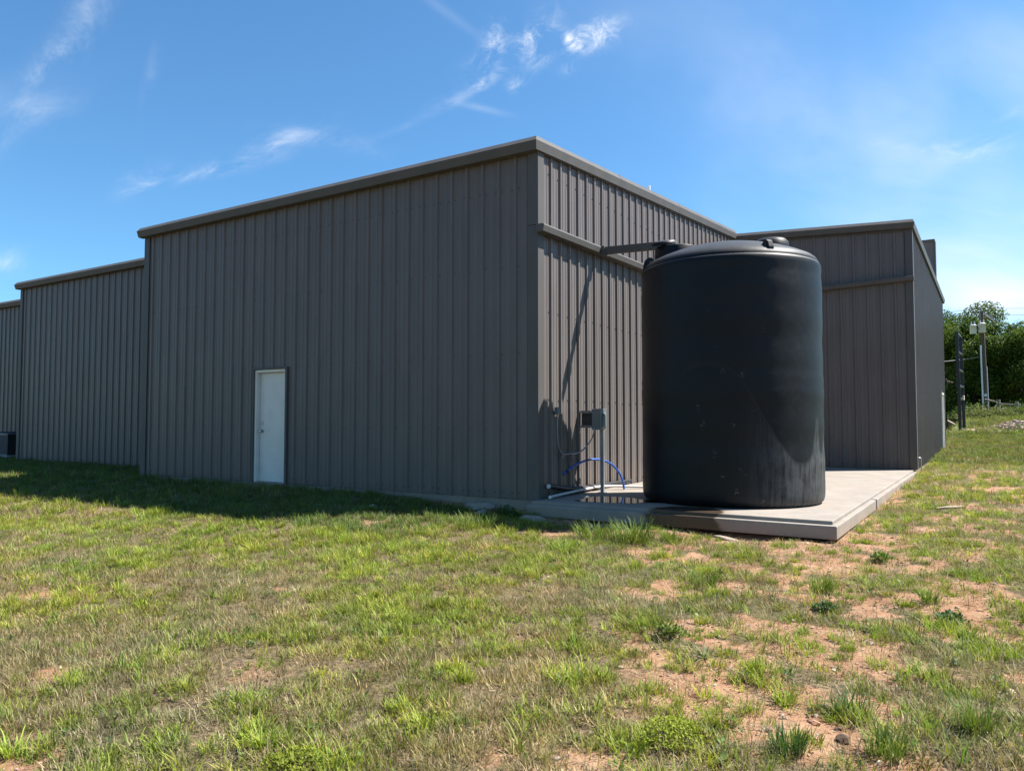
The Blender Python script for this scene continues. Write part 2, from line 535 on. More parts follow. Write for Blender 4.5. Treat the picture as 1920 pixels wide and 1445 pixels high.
def concrete_mat(name, base, wet=None):
    m, nt, b = new_mat(name)
    wc = world_coord(nt)
    n1 = nt.noise(wc, 1.6, 6, 0.65); n2 = nt.noise(wc, 14, 6, 0.7); n3 = nt.noise(wc, 90, 3, 0.6)
    c = nt.mix(nt.ramp(n1, 0.3, 0.7), [v * 0.86 for v in base], [min(1, v * 1.08) for v in base])
    c = nt.mix(nt.math('MULTIPLY', nt.ramp(n2, 0.50, 0.72), 0.5), c, [v * 0.66 for v in base])
    c = nt.mix(nt.math('MULTIPLY', nt.ramp(n3, 0.6, 0.75), 0.25), c, [v * 0.6 for v in base])
    rough = 0.85
    sep = nt.node('ShaderNodeSeparateXYZ'); nt.put(sep.inputs[0], wc)
    # red clay washed on to the sides and the back of the slab
    side = nt.math('MULTIPLY', nt.ramp(nt.math('ADD', sep.outputs[2], nt.math('MULTIPLY_ADD', n2, 0.12, -0.06)), -0.01, -0.16), 0.5)
    c = nt.mix(side, c, (0.29, 0.205, 0.145))
    if wet:
        rust = nt.math('MULTIPLY', nt.ramp(nt.noise(nt.mapping(wc, scale=(0.7, 1.2, 1)), 0.9, 4, 0.6), 0.5, 0.72), 0.4)
        c = nt.mix(rust, c, (0.27, 0.185, 0.12))
        # tank leak: wet stain spreading from the puddle over the front edge
        wx, wy, rx, ry = wet
        dx = nt.math('DIVIDE', nt.math('SUBTRACT', sep.outputs[0], wx), rx)
        dy = nt.math('DIVIDE', nt.math('SUBTRACT', sep.outputs[1], wy), ry)
        rr = nt.math('ADD', nt.math('MULTIPLY', dx, dx), nt.math('MULTIPLY', dy, dy))
        rr = nt.math('ADD', rr, nt.math('MULTIPLY_ADD', nt.noise(wc, 4.5, 4, 0.6), 1.1, -0.55))
        wetm = nt.ramp(rr, 1.1, 0.85)
        fringe = nt.math('MULTIPLY', nt.ramp(rr, 1.55, 1.05), 0.35)
        c = nt.mix(fringe, c, (0.17, 0.11, 0.065))
        c = nt.mix(nt.math('MULTIPLY', wetm, 0.88), c, (0.035, 0.023, 0.014))
        nt.put(b.inputs['Roughness'], nt.math('MULTIPLY_ADD', wetm, -0.62, 0.86))
    else:
        b.inputs['Roughness'].default_value = rough
    nt.put(b.inputs['Base Color'], c)
    b.inputs['Specular IOR Level'].default_value = 0.35
    bump(nt, b, nt.math('ADD', nt.math('MULTIPLY', n2, 0.5), nt.math('MULTIPLY', n3, 0.4)), 0.35, 0.012)
    return m
M_slab = concrete_mat("slab_concrete", (0.25, 0.205, 0.16))
M_pad = concrete_mat("pad_concrete", (0.246, 0.215, 0.182), wet=(2.34, -0.22, 0.50, 0.55))

bld = empty("metal_building", (0, 0, 0))
tag(bld, "long charcoal ribbed-metal building with stepped walls and white door", "building")

PER = 0.3048
PROF = [(0.0, 0.031), (0.021, 0.031), (0.036, 0.0), (0.088, 0.0), (0.096, 0.006), (0.112, 0.006), (0.120, 0.0),
        (0.185, 0.0), (0.193, 0.006), (0.209, 0.006), (0.217, 0.0), (0.2688, 0.0), (0.2838, 0.031)]

def ribbed_wall(origin, udir, ndir, L, z0, ztop, rows, phase=0.1, hole=None, core=True):
    """core wall part with one child per steel sheet; hole = (u0,u1,ztop)"""
    O = Vector(origin); U = Vector(udir); N = Vector(ndir)
    Z = Vector((0, 0, 1))
    mb = MB()
    P = lambda u, h, z: O + U * u + N * h + Z * z
    def slab_piece(u0, u1, za, zb0, zb1, h0=-0.16, h1=-0.02):
        vv = [P(u0, h0, za), P(u1, h0, za), P(u1, h1, za), P(u0, h1, za), P(u0, h0, zb0), P(u1, h0, zb1), P(u1, h1, zb1), P(u0, h1, zb0)]
        mb.add(vv, [(0, 1, 2, 3), (7, 6, 5, 4), (0, 4, 5, 1), (1, 5, 6, 2), (2, 6, 7, 3), (3, 7, 4, 0)])
    if hole:
        a, c, ht = hole
        slab_piece(0, a, z0, ztop(0), ztop(a)); slab_piece(c, L, z0, ztop(c), ztop(L)); slab_piece(a, c, ht, ztop(a), ztop(c))
    else:
        slab_piece(0, L, z0, ztop(0), ztop(L))
    wall = mb.build("wall", M_dark, bld)
    # sheets
    brk = []
    k = -1
    while True:
        base = phase + k * PER
        if base > L: break
        for (du, h) in PROF:
            brk.append((base + du, h))
        k += 1
    def hgt(u):
        for i in range(len(brk) - 1):
            if brk[i][0] <= u <= brk[i + 1][0]:
                t = (u - brk[i][0]) / max(1e-9, brk[i + 1][0] - brk[i][0])
                return brk[i][1] * (1 - t) + brk[i + 1][1] * t
        return 0.0
    cuts = [0.0]
    s = phase + 3 * PER - 0.03
    while s < L - 0.05:
        cuts.append(s); s += 3 * PER
    cuts.append(L)
    for ci in range(len(cuts) - 1):
        a, c = cuts[ci], cuts[ci + 1]
        us = [a] + [u for (u, h) in brk if a + 1e-4 < u < c - 1e-4] + [c]
        if hole:
            for e in hole[:2]:
                if a < e < c: us.append(e)
        us = sorted(us)
        off = 0.0015 * (ci % 2)
        pb = MB()
        for i in range(len(us) - 1):
            u0, u1 = us[i], us[i + 1]
            if u1 - u0 < 1e-5: continue
            zb = z0
            if hole and hole[0] - 1e-6 <= (u0 + u1) / 2 <= hole[1] + 1e-6: zb = hole[2]
            h0, h1 = hgt(u0) + off, hgt(u1) + off
            pb.add([P(u0, h0, zb), P(u1, h1, zb), P(u1, h1, ztop(u1)), P(u0, h0, ztop(u0))], [(0, 1, 2, 3)])
        pb.build("wall_panel", M_panel, wall)
    # screws
    if rows:
        sc = MB()
        k = 0
        while phase + k * PER < L - 0.05:
            for du in (-0.062, 0.062):
                u = phase + k * PER + du
                if u < 0.05 or u > L - 0.05: continue
                for zr in rows:
                    if zr > ztop(u) - 0.1: continue
                    if du > 0 and zr not in (rows[0], rows[-1]): continue
                    if hole and hole[0] - 0.05 < u < hole[1] + 0.05 and zr < hole[2] + 0.05: continue
                    c0 = P(u, 0.0, zr + random.uniform(-0.012, 0.012))
                    r = 0.011
                    ring = [c0 + (U * math.cos(t) + Z * math.sin(t)) * r for t in [i * math.pi / 3 for i in range(6)]]
                    top = [p + N * 0.009 for p in ring]
                    sc.add(ring + top, [(6, 7, 8, 9, 10, 11)] + [(i, (i + 1) % 6, 6 + (i + 1) % 6, 6 + i) for i in range(6)])
            k += 1
        so_ = sc.build("screws", M_screw, wall); so_["kind"] = "stuff"
    return wall

def sweep(name, prof, p0, p1, out, mat, parent, bevel=0.0):
    """closed profile of (outward, up) offsets swept straight from p0 to p1"""
    out = Vector(out); p0 = Vector(p0); p1 = Vector(p1)
    poly = [out * o + Vector((0, 0, 1)) * z for (o, z) in prof]
    mb = MB(); mb.prism(poly, p0, p1)
    return mb.build(name, mat, parent, bevel)

EAVE = [(0.0, 0.02), (0.12, 0.0), (0.20, -0.085), (0.155, -0.215), (0.04, -0.22), (0.0, -0.20)]
HA = 5.455   # top of the eave trim on the long wall
xA, xA2, xA3 = -10.10, -19.62, -29.0
yA2, yA3 = 1.80, 3.42

rowsA = [0.09, 1.05, 2.2, 3.55, 4.75]
# long shaded wall with the white door
DU0, DU1, DTOP = 5.475, 6.375, 2.165
# u runs from the near corner to the left
w1 = ribbed_wall((0, 0, 0), (-1, 0, 0), (0, -1, 0), 10.10, 0.0, lambda u: HA - 0.12, rowsA, phase=0.385, hole=(DU0, DU1, DTOP))
w2 = ribbed_wall((xA, yA2, 0), (-1, 0, 0), (0, -1, 0), xA - xA2, -0.02, lambda u: HA - 0.12, rowsA, phase=0.12)
w3 = ribbed_wall((xA2, yA3, 0), (-1, 0, 0), (0, -1, 0), xA2 - xA3, -0.02, lambda u: HA - 0.12, rowsA[:3], phase=0.12)
# sunlit wall behind the tank: its top edge climbs towards the back
def topB(u): return 5.30 + 0.0738 * u
w4 = ribbed_wall((0, 0, 0), (0, 1, 0), (1, 0, 0), WC_Y, 0.0, topB, [0.09, 1.5, 2.85, 3.75, 5.0], phase=0.40)
# rear wall of the recess
def topC(u): return 6.06 - 0.050 * u
w5 = ribbed_wall((0, WC_Y, 0), (1, 0, 0), (0, -1, 0), WD_X, 0.03, topC, [0.12, 1.5, 2.85, 4.3, 5.4], phase=0.18)
w6 = ribbed_wall((WD_X, WC_Y, 0), (0, 1, 0), (1, 0, 0), WD_END - WC_Y, 0.03, lambda u: 5.85, [0.12, 2.3, 4.0], phase=0.3)
# hidden returns between the steps
mb = MB(); mb.box((xA - 0.02, -0.01, -0.05), (xA + 0.14, yA2, HA - 0.2)); mb.build("wall", M_panel, bld)
mb = MB(); mb.box((xA2 - 0.02, yA2 - 0.01, -0.05), (xA2 + 0.14, yA3, HA - 0.2)); mb.build("wall", M_panel, bld)
# roof and far side, closing the volume
mb = MB()
for (xa, xb, y0) in ((xA, -0.02, -0.02), (xA2, xA, yA2 - 0.02), (xA3, xA2, yA3 - 0.02)):
    mb.add([(xa, y0, 5.33), (xb, y0, 5.33), (xb, WC_Y + 0.1, 6.08), (xa, WC_Y + 0.1, 6.08)], [(0, 1, 2, 3)])
mb.add([(-29, WC_Y + 0.1, 6.05), (WD_X - 0.05, WC_Y + 0.02, 5.82), (WD_X - 0.05, WD_END, 5.80), (-29, WD_END, 6.05)], [(0, 1, 2, 3)])
roof = mb.build("roof", M_roof, bld)
mb = MB(); mb.box((-29, WD_END - 0.1, -0.05), (WD_X - 0.05, WD_END + 0.05, 5.8)); mb.build("wall", M_panel, bld)
mb = MB(); mb.box((-29.1, yA3, -0.05), (-29, WD_END, 5.35)); mb.build("wall", M_panel, bld)
# foundation edge below the sheets
mb = MB(); mb.box((xA + 0.01, 0.012, -0.45), (-0.012, 3.0, -0.003)); mb.build("foundation", M_slab, bld, 0.012)
mb = MB(); mb.box((xA2 + 0.01, yA2 + 0.012, -0.45), (xA, yA2 + 3, -0.023)); mb.build("foundation", M_slab, bld, 0.012)
mb = MB(); mb.box((-0.2, 0.05, -0.4), (0.018, WC_Y, -0.004)); mb.build("foundation", M_slab, bld)
mb = MB(); mb.box((0.02, WC_Y + 0.01, -0.4), (WD_X - 0.01, WC_Y + 0.3, 0.026)); mb.build("foundation", M_slab, bld)
mb = MB(); mb.box((WD_X - 0.3, WC_Y + 0.02, -0.4), (WD_X - 0.012, WD_END, 0.026)); mb.build("foundation", M_slab, bld)

# eave and rake trims (boxed, kinked face), mitred where they meet
def ring_run(name, rings):
    mb = MB(); n = len(rings[0])
    for i in range(len(rings) - 1):
        mb.add(list(rings[i]) + list(rings[i + 1]), [(k, (k + 1) % n, n + (k + 1) % n, n + k) for k in range(n)])
    mb.add(rings[0], [tuple(range(n))]); mb.add(rings[-1], [tuple(range(n - 1, -1, -1))])
    return mb.build(name, M_trim, bld)
def rake_o(o): return o * 0.5
corner_A = [(rake_o(o), -o, HA + z) for (o, z) in EAVE]
ring_run("eave_trim", [corner_A, [(xA - 0.09, -o, HA + z) for (o, z) in EAVE]])
RISE = 0.0752
ring_run("rake_trim", [[(p[0] + 0.0015, p[1] + 0.0, p[2]) for p in corner_A], [(rake_o(o) + 0.0015, WC_Y - 0.21, HA + z + RISE * (WC_Y - 0.01)) for (o, z) in EAVE]])
sweep("eave_trim", EAVE, (xA - 0.002, yA2, HA), (xA2 - 0.1, yA2, HA), (0, -1, 0), M_trim, bld)
sweep("eave_trim", EAVE, (xA2 - 0.002, yA3, HA), (xA3, yA3, HA), (0, -1, 0), M_trim, bld)
HC = 5.985
corner_C = [(WD_X + rake_o(o), WC_Y - o, HC + z) for (o, z) in EAVE]
ring_run("rake_trim", [[(p[0], p[1], p[2]) for p in corner_C], [(0.02, WC_Y - o, HC + 0.205 + z) for (o, z) in EAVE]])
ring_run("eave_trim", [[(p[0] + 0.0015, p[1], p[2]) for p in corner_C], [(WD_X + 0.0015 + rake_o(o), WD_END + 0.1, HC + z) for (o, z) in EAVE]])
def lap(rings_at, parent_name="lap_joint"):
    c = [sum((Vector(p) for p in r_), Vector()) / len(r_) for r_ in rings_at]
    rr = [[c[i] + (Vector(p) - c[i]) * 1.022 for p in r_] for i, r_ in enumerate(rings_at)]
    ring_run(parent_name, rr)
for x_ in (-2.9, -6.1, -9.2):
    lap([[(x_ + d_, -o, HA + z) for (o, z) in EAVE] for d_ in (0.03, -0.03)])
for y_ in (2.9, 6.0, 9.0):
    lap([[(rake_o(o) + 0.0015, y_ + d_, HA + z + RISE * (y_ + d_ + 0.2)) for (o, z) in EAVE] for d_ in (-0.03, 0.03)])
for x_ in (-13.2, -16.3):
    lap([[(x_ + d_, yA2 - o, HA + z) for (o, z) in EAVE] for d_ in (0.03, -0.03)])
# thin drip line under the trims
sweep("soffit_strip", [(0.0, 0), (0.05, 0), (0.05, -0.03), (0.0, -0.03)], (0, 0.06, 5.275), (0, WC_Y - 0.05, 6.045), (1, 0, 0), M_trim, bld)
sweep("soffit_strip", [(0.0, 0), (0.05, 0), (0.05, -0.03), (0.0, -0.03)], (0.06, WC_Y, 5.965), (WD_X - 0.05, WC_Y, 5.765), (0, -1, 0), M_trim, bld)

# corner trims
def corner(name, x, y, sx, sy, z0, z1, w=0.11, t=0.036):
    """L-shaped corner flashing, arms along sx (x) and sy (y) from the outer corner"""
    mb = MB()
    ox, oy = x - sx * t, y - sy * t
    poly = [(ox, oy, 0), (ox + sx * (w + t), oy, 0), (ox + sx * (w + t), oy + sy * 0.012, 0), (ox + sx * 0.012, oy + sy * 0.012, 0), (ox + sx * 0.012, oy + sy * (w + t), 0), (ox, oy + sy * (w + t), 0)]
    if sx * sy < 0: poly = poly[::-1]
    mb.prism(poly, (0, 0, z0), (0, 0, z1))
    return mb.build(name, M_trim, bld)
corner("corner_trim", 0, 0, -1, 1, -0.006, 4.13, w=0.14)
corner("corner_trim", 0.004, -0.004, -1, 1, 4.14, 5.25, w=0.14)
corner("corner_trim", xA, 0, 1, 1, -0.006, 5.26, w=0.15)
corner("corner_trim", xA2, yA2, 1, 1, -0.03, 5.26, w=0.12)
corner("corner_trim", WD_X, WC_Y, -1, 1, 0.025, 4.64, w=0.13)
corner("corner_trim", WD_X + 0.004, WC_Y - 0.004, -1, 1, 4.65, 5.775, w=0.13)
mb = MB(); mb.box((xA + 0.02, yA2 - 0.05, -0.03), (xA - 0.10, yA2 - 0.037, 5.26)); mb.build("corner_trim", M_trim, bld)
mb = MB(); mb.box((xA2 + 0.02, yA3 - 0.05, -0.03), (xA2 - 0.10, yA3 - 0.037, 5.26)); mb.build("corner_trim", M_trim, bld)

# gutters half-way up the two recess walls
GUT = [(0.0, 0.0), (0.13, -0.004), (0.145, -0.03), (0.125, -0.115), (0.0, -0.125)]
sweep("gutter", GUT, (0.036, -0.10, 4.125), (0.036, WC_Y - 0.15, 4.30), (1, 0, 0), M_trim, bld)
sweep("gutter", GUT, (0.16, WC_Y - 0.036, 4.50), (WD_X + 0.06, WC_Y - 0.036, 4.635), (0, -1, 0), M_trim, bld)
# square downspout reaching out to the tank hatch
SP0 = Vector((0.17, 1.93, 4.085)); SP1 = Vector((1.34, 1.93, 4.045))
mb = MB()
mb.prism([(0, -0.06, -0.058), (0, 0.06, -0.058), (0, 0.06, 0.058), (0, -0.06, 0.058)], SP0, SP1)
sp = mb.build("downspout", M_trim, bld, 0.006)
mb = MB(); mb.box((0.175, 1.845, 3.995), (0.235, 2.015, 4.155)); mb.build("collar", M_trim, sp, 0.006)

# vent pipe and front parapet
p = on_x(1217, 353, -0.9)
mb = MB(); mb.tube([(p.x, p.y, p.z - 0.5), (p.x, p.y, p.z + 0.06)], 0.03, 10)
mb.build("vent_pipe", simple_mat("vent_white", (0.75, 0.75, 0.73), 0.5), bld)
mb = MB(); mb.box((2.6, WD_END - 0.06, 5.7), (3.95, WD_END + 0.22, 8.25)); par = mb.build("parapet", M_panel, bld)
mb = MB(); mb.box((2.55, WD_END - 0.12, 8.25), (4.0, WD_END + 0.28, 8.33)); mb.build("coping", M_trim, par)
mb = MB(); mb.box((3.95, WD_END - 0.10, 5.7), (4.02, WD_END + 0.25, 8.25)); mb.build("corner_trim", M_trim, par)

# white door
M_door = simple_mat("white_door_paint", (0.62, 0.585, 0.53), 0.42, 0.05, 3.0)
M_frame = simple_mat("white_frame_paint", (0.66, 0.62, 0.56), 0.4, 0.05, 3.0)
M_steel = simple_mat("satin_steel", (0.45, 0.44, 0.42), 0.3, 0.1, metallic=1.0)
door = empty("door", (-5.92, 0, 0)); door.parent = bld
dx0, dx1 = -DU1, -DU0
# jambs (deep white reveal)
mb = MB(); mb.box((dx0 + 0.004, -0.015, 0), (dx0 + 0.055, 0.15, DTOP - 0.004)); mb.build("frame", M_frame, door, 0.004)
mb = MB(); mb.box((dx1 - 0.055, -0.015, 0), (dx1 - 0.004, 0.15, DTOP - 0.004)); mb.build("frame", M_frame, door, 0.004)
mb = MB(); mb.box((dx0 + 0.057, -0.015, DTOP - 0.055), (dx1 - 0.057, 0.15, DTOP - 0.004)); mb.build("frame", M_frame, door, 0.004)
mb = MB(); mb.box((dx0 + 0.060, 0.075, 0.012), (dx1 - 0.060, 0.118, DTOP - 0.060)); mb.build("leaf", M_door, door, 0.003)
mb = MB(); mb.box((dx0 + 0.02, -0.03, -0.02), (dx1 - 0.02, 0.14, 0.008)); mb.build("threshold", M_slab, door, 0.004)
kx = dx0 + 0.060 + 0.07
mb = MB(); mb.tube([(kx, 0.076, 0.98), (kx, 0.066, 0.98)], 0.034, 20); mb.tube([(kx, 0.066, 0.98), (kx, 0.035, 0.98)], 0.012, 12)
mb.tube([(kx, 0.04, 0.98), (kx, 0.034, 0.98), (kx, 0.018, 0.98), (kx, 0.01, 0.98)], [0.014, 0.026, 0.028, 0.018], 18); mb.build("knob", M_steel, door)
mb = MB(); mb.tube([(kx, 0.076, 1.14), (kx, 0.06, 1.14)], [0.031, 0.027], 20); mb.build("deadbolt", M_steel, door)
mb = MB(); mb.box((dx0 - 0.05, -0.052, DTOP), (dx1 + 0.05, -0.012, DTOP + 0.035)); mb.build("header_trim", M_trim, door)
mb = MB(); mb.box((dx0 - 0.045, -0.048, -0.003), (dx0 + 0.004, -0.012, DTOP)); mb.build("side_trim", M_trim, door)
mb = MB(); mb.box((dx1 - 0.004, -0.048, -0.003), (dx1 + 0.045, -0.012, DTOP)); mb.build("side_trim", M_trim, door)
# second door at the far end of the right-hand wall: only its pale edge shows
mb = MB(); mb.box((WD_X + 0.005, 21.4, 0.05), (WD_X + 0.06, 21.47, 2.12)); mb.box((WD_X + 0.005, 22.4, 0.05), (WD_X + 0.06, 22.47, 2.12)); mb.box((WD_X + 0.005, 21.4, 2.12), (WD_X + 0.062, 22.47, 2.19))
d2 = mb.build("door_frame", M_frame, bld); mb = MB(); mb.box((WD_X + 0.003, 21.47, 0.06), (WD_X + 0.025, 22.4, 2.12)); mb.build("leaf", M_door, d2)
# little conduit stub on the corner
mb = MB(); mb.tube([(WD_X + 0.03, WC_Y + 0.12, 0.3), (WD_X + 0.1, WC_Y + 0.12, 0.3), (WD_X + 0.1, WC_Y + 0.12, 0.12), (WD_X + 0.1, WC_Y + 0.12, -0.1)], 0.012, 8); mb.build("pipe_stub", M_steel, bld)

# ------------------------------------------------------------------ concrete pad and puddle
mb = MB()
mb.box((0.045, PAD_Y0 + 0.10, -0.2), (PAD_X1 - 0.062, WC_Y - 0.055, PAD_Z))
pad = mb.build("concrete_pad", M_pad, None, 0.012)
tag(pad, "pale concrete slab with stepped edge under the black tank", "slab", kind="structure")
mb = MB(); mb.box((0.02, PAD_Y0, -0.19), (PAD_X1, PAD_Y0 + 0.115, -0.030)); e1 = mb.build("slab_edge", M_pad, pad, 0.014)
mb = MB(); mb.box((PAD_X1 - 0.075, PAD_Y0 + 0.118, -0.19), (PAD_X1, 3.1, -0.030)); e1 = mb.build("slab_edge", M_pad, pad, 0.014)
mb = MB(); mb.box((PAD_X1 - 0.082, 3.12, -0.19), (PAD_X1 + 0.012, WC_Y - 0.05, -0.022)); e1 = mb.build("slab_edge", M_pad, pad, 0.014)

M_water, nt, b = new_mat("puddle_water")
b.inputs['Base Color'].default_value = (0.035, 0.028, 0.022, 1); b.inputs['Roughness'].default_value = 0.03; b.inputs['Specular IOR Level'].default_value = 0.6
bump(nt, b, nt.noise(world_coord(nt), 6, 2), 0.02, 0.01)
pts = []
for k in range(48):
    t = 2 * math.pi * k / 48
    r = 1 + 0.16 * math.sin(3 * t + 1) + 0.1 * math.sin(5 * t) + 0.06 * math.sin(9 * t + 2)
    pts.append((1.02 + 0.62 * r * math.cos(t), 0.52 + 0.42 * r * math.sin(t), PAD_Z + 0.004))
mb = MB(); mb.add(pts, [tuple(range(48))])
pud = mb.build("puddle", M_water); tag(pud, "thin dark puddle on the slab beside the tank", "puddle", kind="structure")

# ------------------------------------------------------------------ water tank
TC = Vector((2.43, 1.555, PAD_Z)); TR = 1.296
mt, nt, b = new_mat("black_polyethylene")
oc = obj_coord(nt)
sep = nt.node('ShaderNodeSeparateXYZ'); nt.put(sep.inputs[0], oc)
ang = nt.math('ARCTAN2', sep.outputs[1], sep.outputs[0])      # -pi..pi, front of tank near -75 deg
cyl = nt.node('ShaderNodeCombineXYZ'); nt.put(cyl.inputs[0], nt.math('MULTIPLY', ang, 1.3)); nt.put(cyl.inputs[1], sep.outputs[2])
n1 = nt.noise(oc, 1.1, 5, 0.6); n2 = nt.noise(oc, 7, 6, 0.65)
streak = nt.noise(nt.mapping(cyl.outputs[0], scale=(9, 0.6, 1)), 2.2, 5, 0.65)
base = nt.mix(nt.ramp(n1, 0.3, 0.72), (0.0030, 0.0035, 0.0048), (0.0055, 0.006, 0.0075))
# chalky haze: rain-washed dust left on the low right side, with a scalloped drying line
fc = nt.node('ShaderNodeFloatCurve')
nt.put(fc.inputs['Value'], nt.math('MULTIPLY_ADD', ang, 1 / (2 * math.pi), 0.5))
cv = fc.mapping.curves[0]
def A(deg): return (deg + 180) / 360.0
ptsc = [(0, 0.10), (A(-126), 0.05), (A(-110), 0.40), (A(-102), 0.51), (A(-86), 0.545), (A(-72), 0.51), (A(-63), 0.44), (A(-54), 0.335), (A(-46), 0.262), (A(-39), 0.205), (A(-29), 0.165), (A(-21), 0.185), (A(-16), 0.23), (A(-11), 0.335), (A(-6), 0.20), (A(2), 0.25), (A(20), 0.42), (1, 0.1)]
cv.points[0].location = ptsc[0]; cv.points[1].location = ptsc[-1]
for q in ptsc[1:-1]: cv.points.new(*q)
fc.mapping.update()
bound = nt.math('MULTIPLY', fc.outputs[0], 3.6)
dline = nt.math('SUBTRACT', bound, nt.math('ADD', sep.outputs[2], nt.math('MULTIPLY_ADD', n2, 0.10, -0.05)))
below = nt.ramp(dline, -0.01, 0.07)
edge = nt.math('MULTIPLY', nt.ramp(dline, -0.02, 0.008), nt.ramp(dline, 0.06, 0.012))
rightw = nt.ramp(ang, R(-74), R(-32))
bottom = nt.ramp(sep.outputs[2], 1.9, 0.3)
d1 = nt.math('MULTIPLY', nt.math('MULTIPLY', below, rightw), nt.math('MULTIPLY', nt.math('MULTIPLY_ADD', bottom, 0.75, 0.03), nt.ramp(nt.math('ADD', nt.math('MULTIPLY', streak, 0.7), nt.math('MULTIPLY', n2, 0.3)), 0.32, 0.62)))
dust_all = nt.math('MULTIPLY', nt.ramp(n2, 0.45, 0.85), nt.math('MULTIPLY_ADD', rightw, 0.12, 0.012))
dust = nt.math('ADD', nt.math('ADD', d1, dust_all), nt.math('MULTIPLY', edge, nt.math('MULTIPLY_ADD', rightw, 0.11, 0.04)))
topd = nt.node('ShaderNodeNewGeometry').outputs['Normal']
sn = nt.node('ShaderNodeSeparateXYZ'); nt.put(sn.inputs[0], topd)
lid_dust = nt.math('MULTIPLY', nt.ramp(sn.outputs[2], 0.25, 0.8), nt.math('MULTIPLY_ADD', n2, 0.35, 0.28))
dust = nt.math('ADD', dust, lid_dust, clamp=True)
c = nt.mix(dust, base, (0.088, 0.088, 0.09))
# scuffs
vs_ = nt.node('ShaderNodeTexVoronoi', feature='F1'); nt.put(vs_.inputs['Vector'], nt.mapping(cyl.outputs[0], scale=(3.2, 2.2, 1))); vs_.inputs['Scale'].default_value = 1.5
sc1 = nt.math('MULTIPLY', nt.ramp(nt.noise(nt.mapping(cyl.outputs[0], scale=(11, 22, 1)), 2.0, 4, 0.7), 0.55, 0.62), nt.ramp(vs_.outputs['Distance'], 0.24, 0.06))
sc1 = nt.math('MULTIPLY', sc1, nt.math('MULTIPLY', nt.math('MULTIPLY', nt.ramp(ang, R(-112), R(-95)), nt.ramp(ang, R(-38), R(-58))), nt.ramp(sep.outputs[2], 3.0, 1.6)))
scr = nt.math('MULTIPLY', nt.ramp(nt.noise(nt.mapping(cyl.outputs[0], rot=(0, 0, 0.35), scale=(2.2, 60, 1)), 1.2, 3, 0.6), 0.66, 0.72), nt.ramp(nt.noise(cyl.outputs[0], 2.3, 2), 0.60, 0.72))
c = nt.mix(nt.math('MULTIPLY', nt.math('ADD', sc1, nt.math('MULTIPLY', scr, 0.35), clamp=True), 0.8), c, (0.20, 0.19, 0.18))
# dark runs in the dust
nt.put(b.inputs['Base Color'], c)
nt.put(b.inputs['Roughness'], nt.math('MULTIPLY_ADD', n2, 0.12, 0.43))
b.inputs['Specular IOR Level'].default_value = 0.22
bump(nt, b, nt.math('ADD', nt.math('MULTIPLY', nt.noise(oc, 1.6, 3), 1.0), nt.math('MULTIPLY', nt.noise(oc, 30, 3), 0.03)), 0.35, 0.03)
M_tank = mt

tank = empty("water_tank", TC)
tag(tank, "tall black plastic water tank standing on the concrete slab", "tank")
prof = [(0.0, 0.002), (1.20, 0.002), (1.245, 0.012), (1.278, 0.045), (1.294, 0.10), (1.298, 0.18)]
for z in np.linspace(0.3, 3.25, 42):
    rr = TR + 0.006 * math.exp(-((z - 1.72) / 0.035) ** 2) - 0.004 * math.exp(-((z - 1.66) / 0.03) ** 2) + 0.005 * math.sin(z * 5.0) + 0.003 * math.sin(z * 13.0)
    prof.append((rr, float(z)))
prof += [(1.297, 3.33), (1.293, 3.385), (1.280, 3.415), (1.272, 3.418), (1.272, 3.428), (1.262, 3.455), (1.235, 3.495), (1.19, 3.53), (1.06, 3.592), (0.9, 3.655), (0.7, 3.72), (0.5, 3.77), (0.3, 3.803), (0.15, 3.82), (0.001, 3.826)]
mb = MB(); mb.lathe(prof, 128)
def build_at(mb, name, mat, parent, bevel=0.0):
    """mesh whose coordinates are already relative to the parent"""
    me = bpy.data.meshes.new(name); me.from_pydata(mb.v, [], mb.f); me.polygons.foreach_set('use_smooth', mb.sm); me.update()
    if mat: me.materials.append(mat)
    o = bpy.data.objects.new(name, me); col.objects.link(o); o.parent = parent
    if bevel:
        q = o.modifiers.new("bevel", 'BEVEL'); q.width = bevel; q.segments = 2; q.limit_method = 'ANGLE'; q.angle_limit = R(35)
    return o
body = build_at(mb, "body", M_tank, tank)
def dome_z(r):
    zs = [p for p in prof if p[1] > 3.42]
    return float(np.interp(-r, [-p[0] for p in zs], [p[1] for p in zs]))
lat = Vector((RT.x, RT.y, 0)); dep = Vector((-RT.y, RT.x, 0))
# filling hatch, with its lid pushed aside under the downspout
hp = lat * -0.70 + dep * 0.42
hz = dome_z(hp.length) - 0.155
mb = MB(); mb.lathe([(0.335, hz - 0.12), (0.325, hz + 0.16), (0.318, hz + 0.325), (0.312, hz + 0.335), (0.285, hz + 0.335), (0.28, hz + 0.1)], 48, (hp.x, hp.y, 0))
hatch = build_at(mb, "hatch_neck", M_tank, tank)
mb = MB()
lid_prof = [(0.001, 0.05), (0.14, 0.048), (0.175, 0.035), (0.19, 0.0), (0.19, -0.02), (0.18, -0.02), (0.17, 0.02), (0.001, 0.03)]
mb.lathe(lid_prof, 40)
lid = build_at(mb, "hatch_lid", M_tank, hatch)
lp = lat * -0.90 + dep * 0.36
lid.location = (lp.x, lp.y, hz + 0.395); lid.rotation_euler = (R(14), R(-6), 0.4)
mb = MB(); mb.add([(-0.05, -0.196, -0.012), (0.05, -0.196, -0.012), (0.05, -0.196, 0.018), (-0.05, -0.196, 0.018)], [(0, 1, 2, 3)])
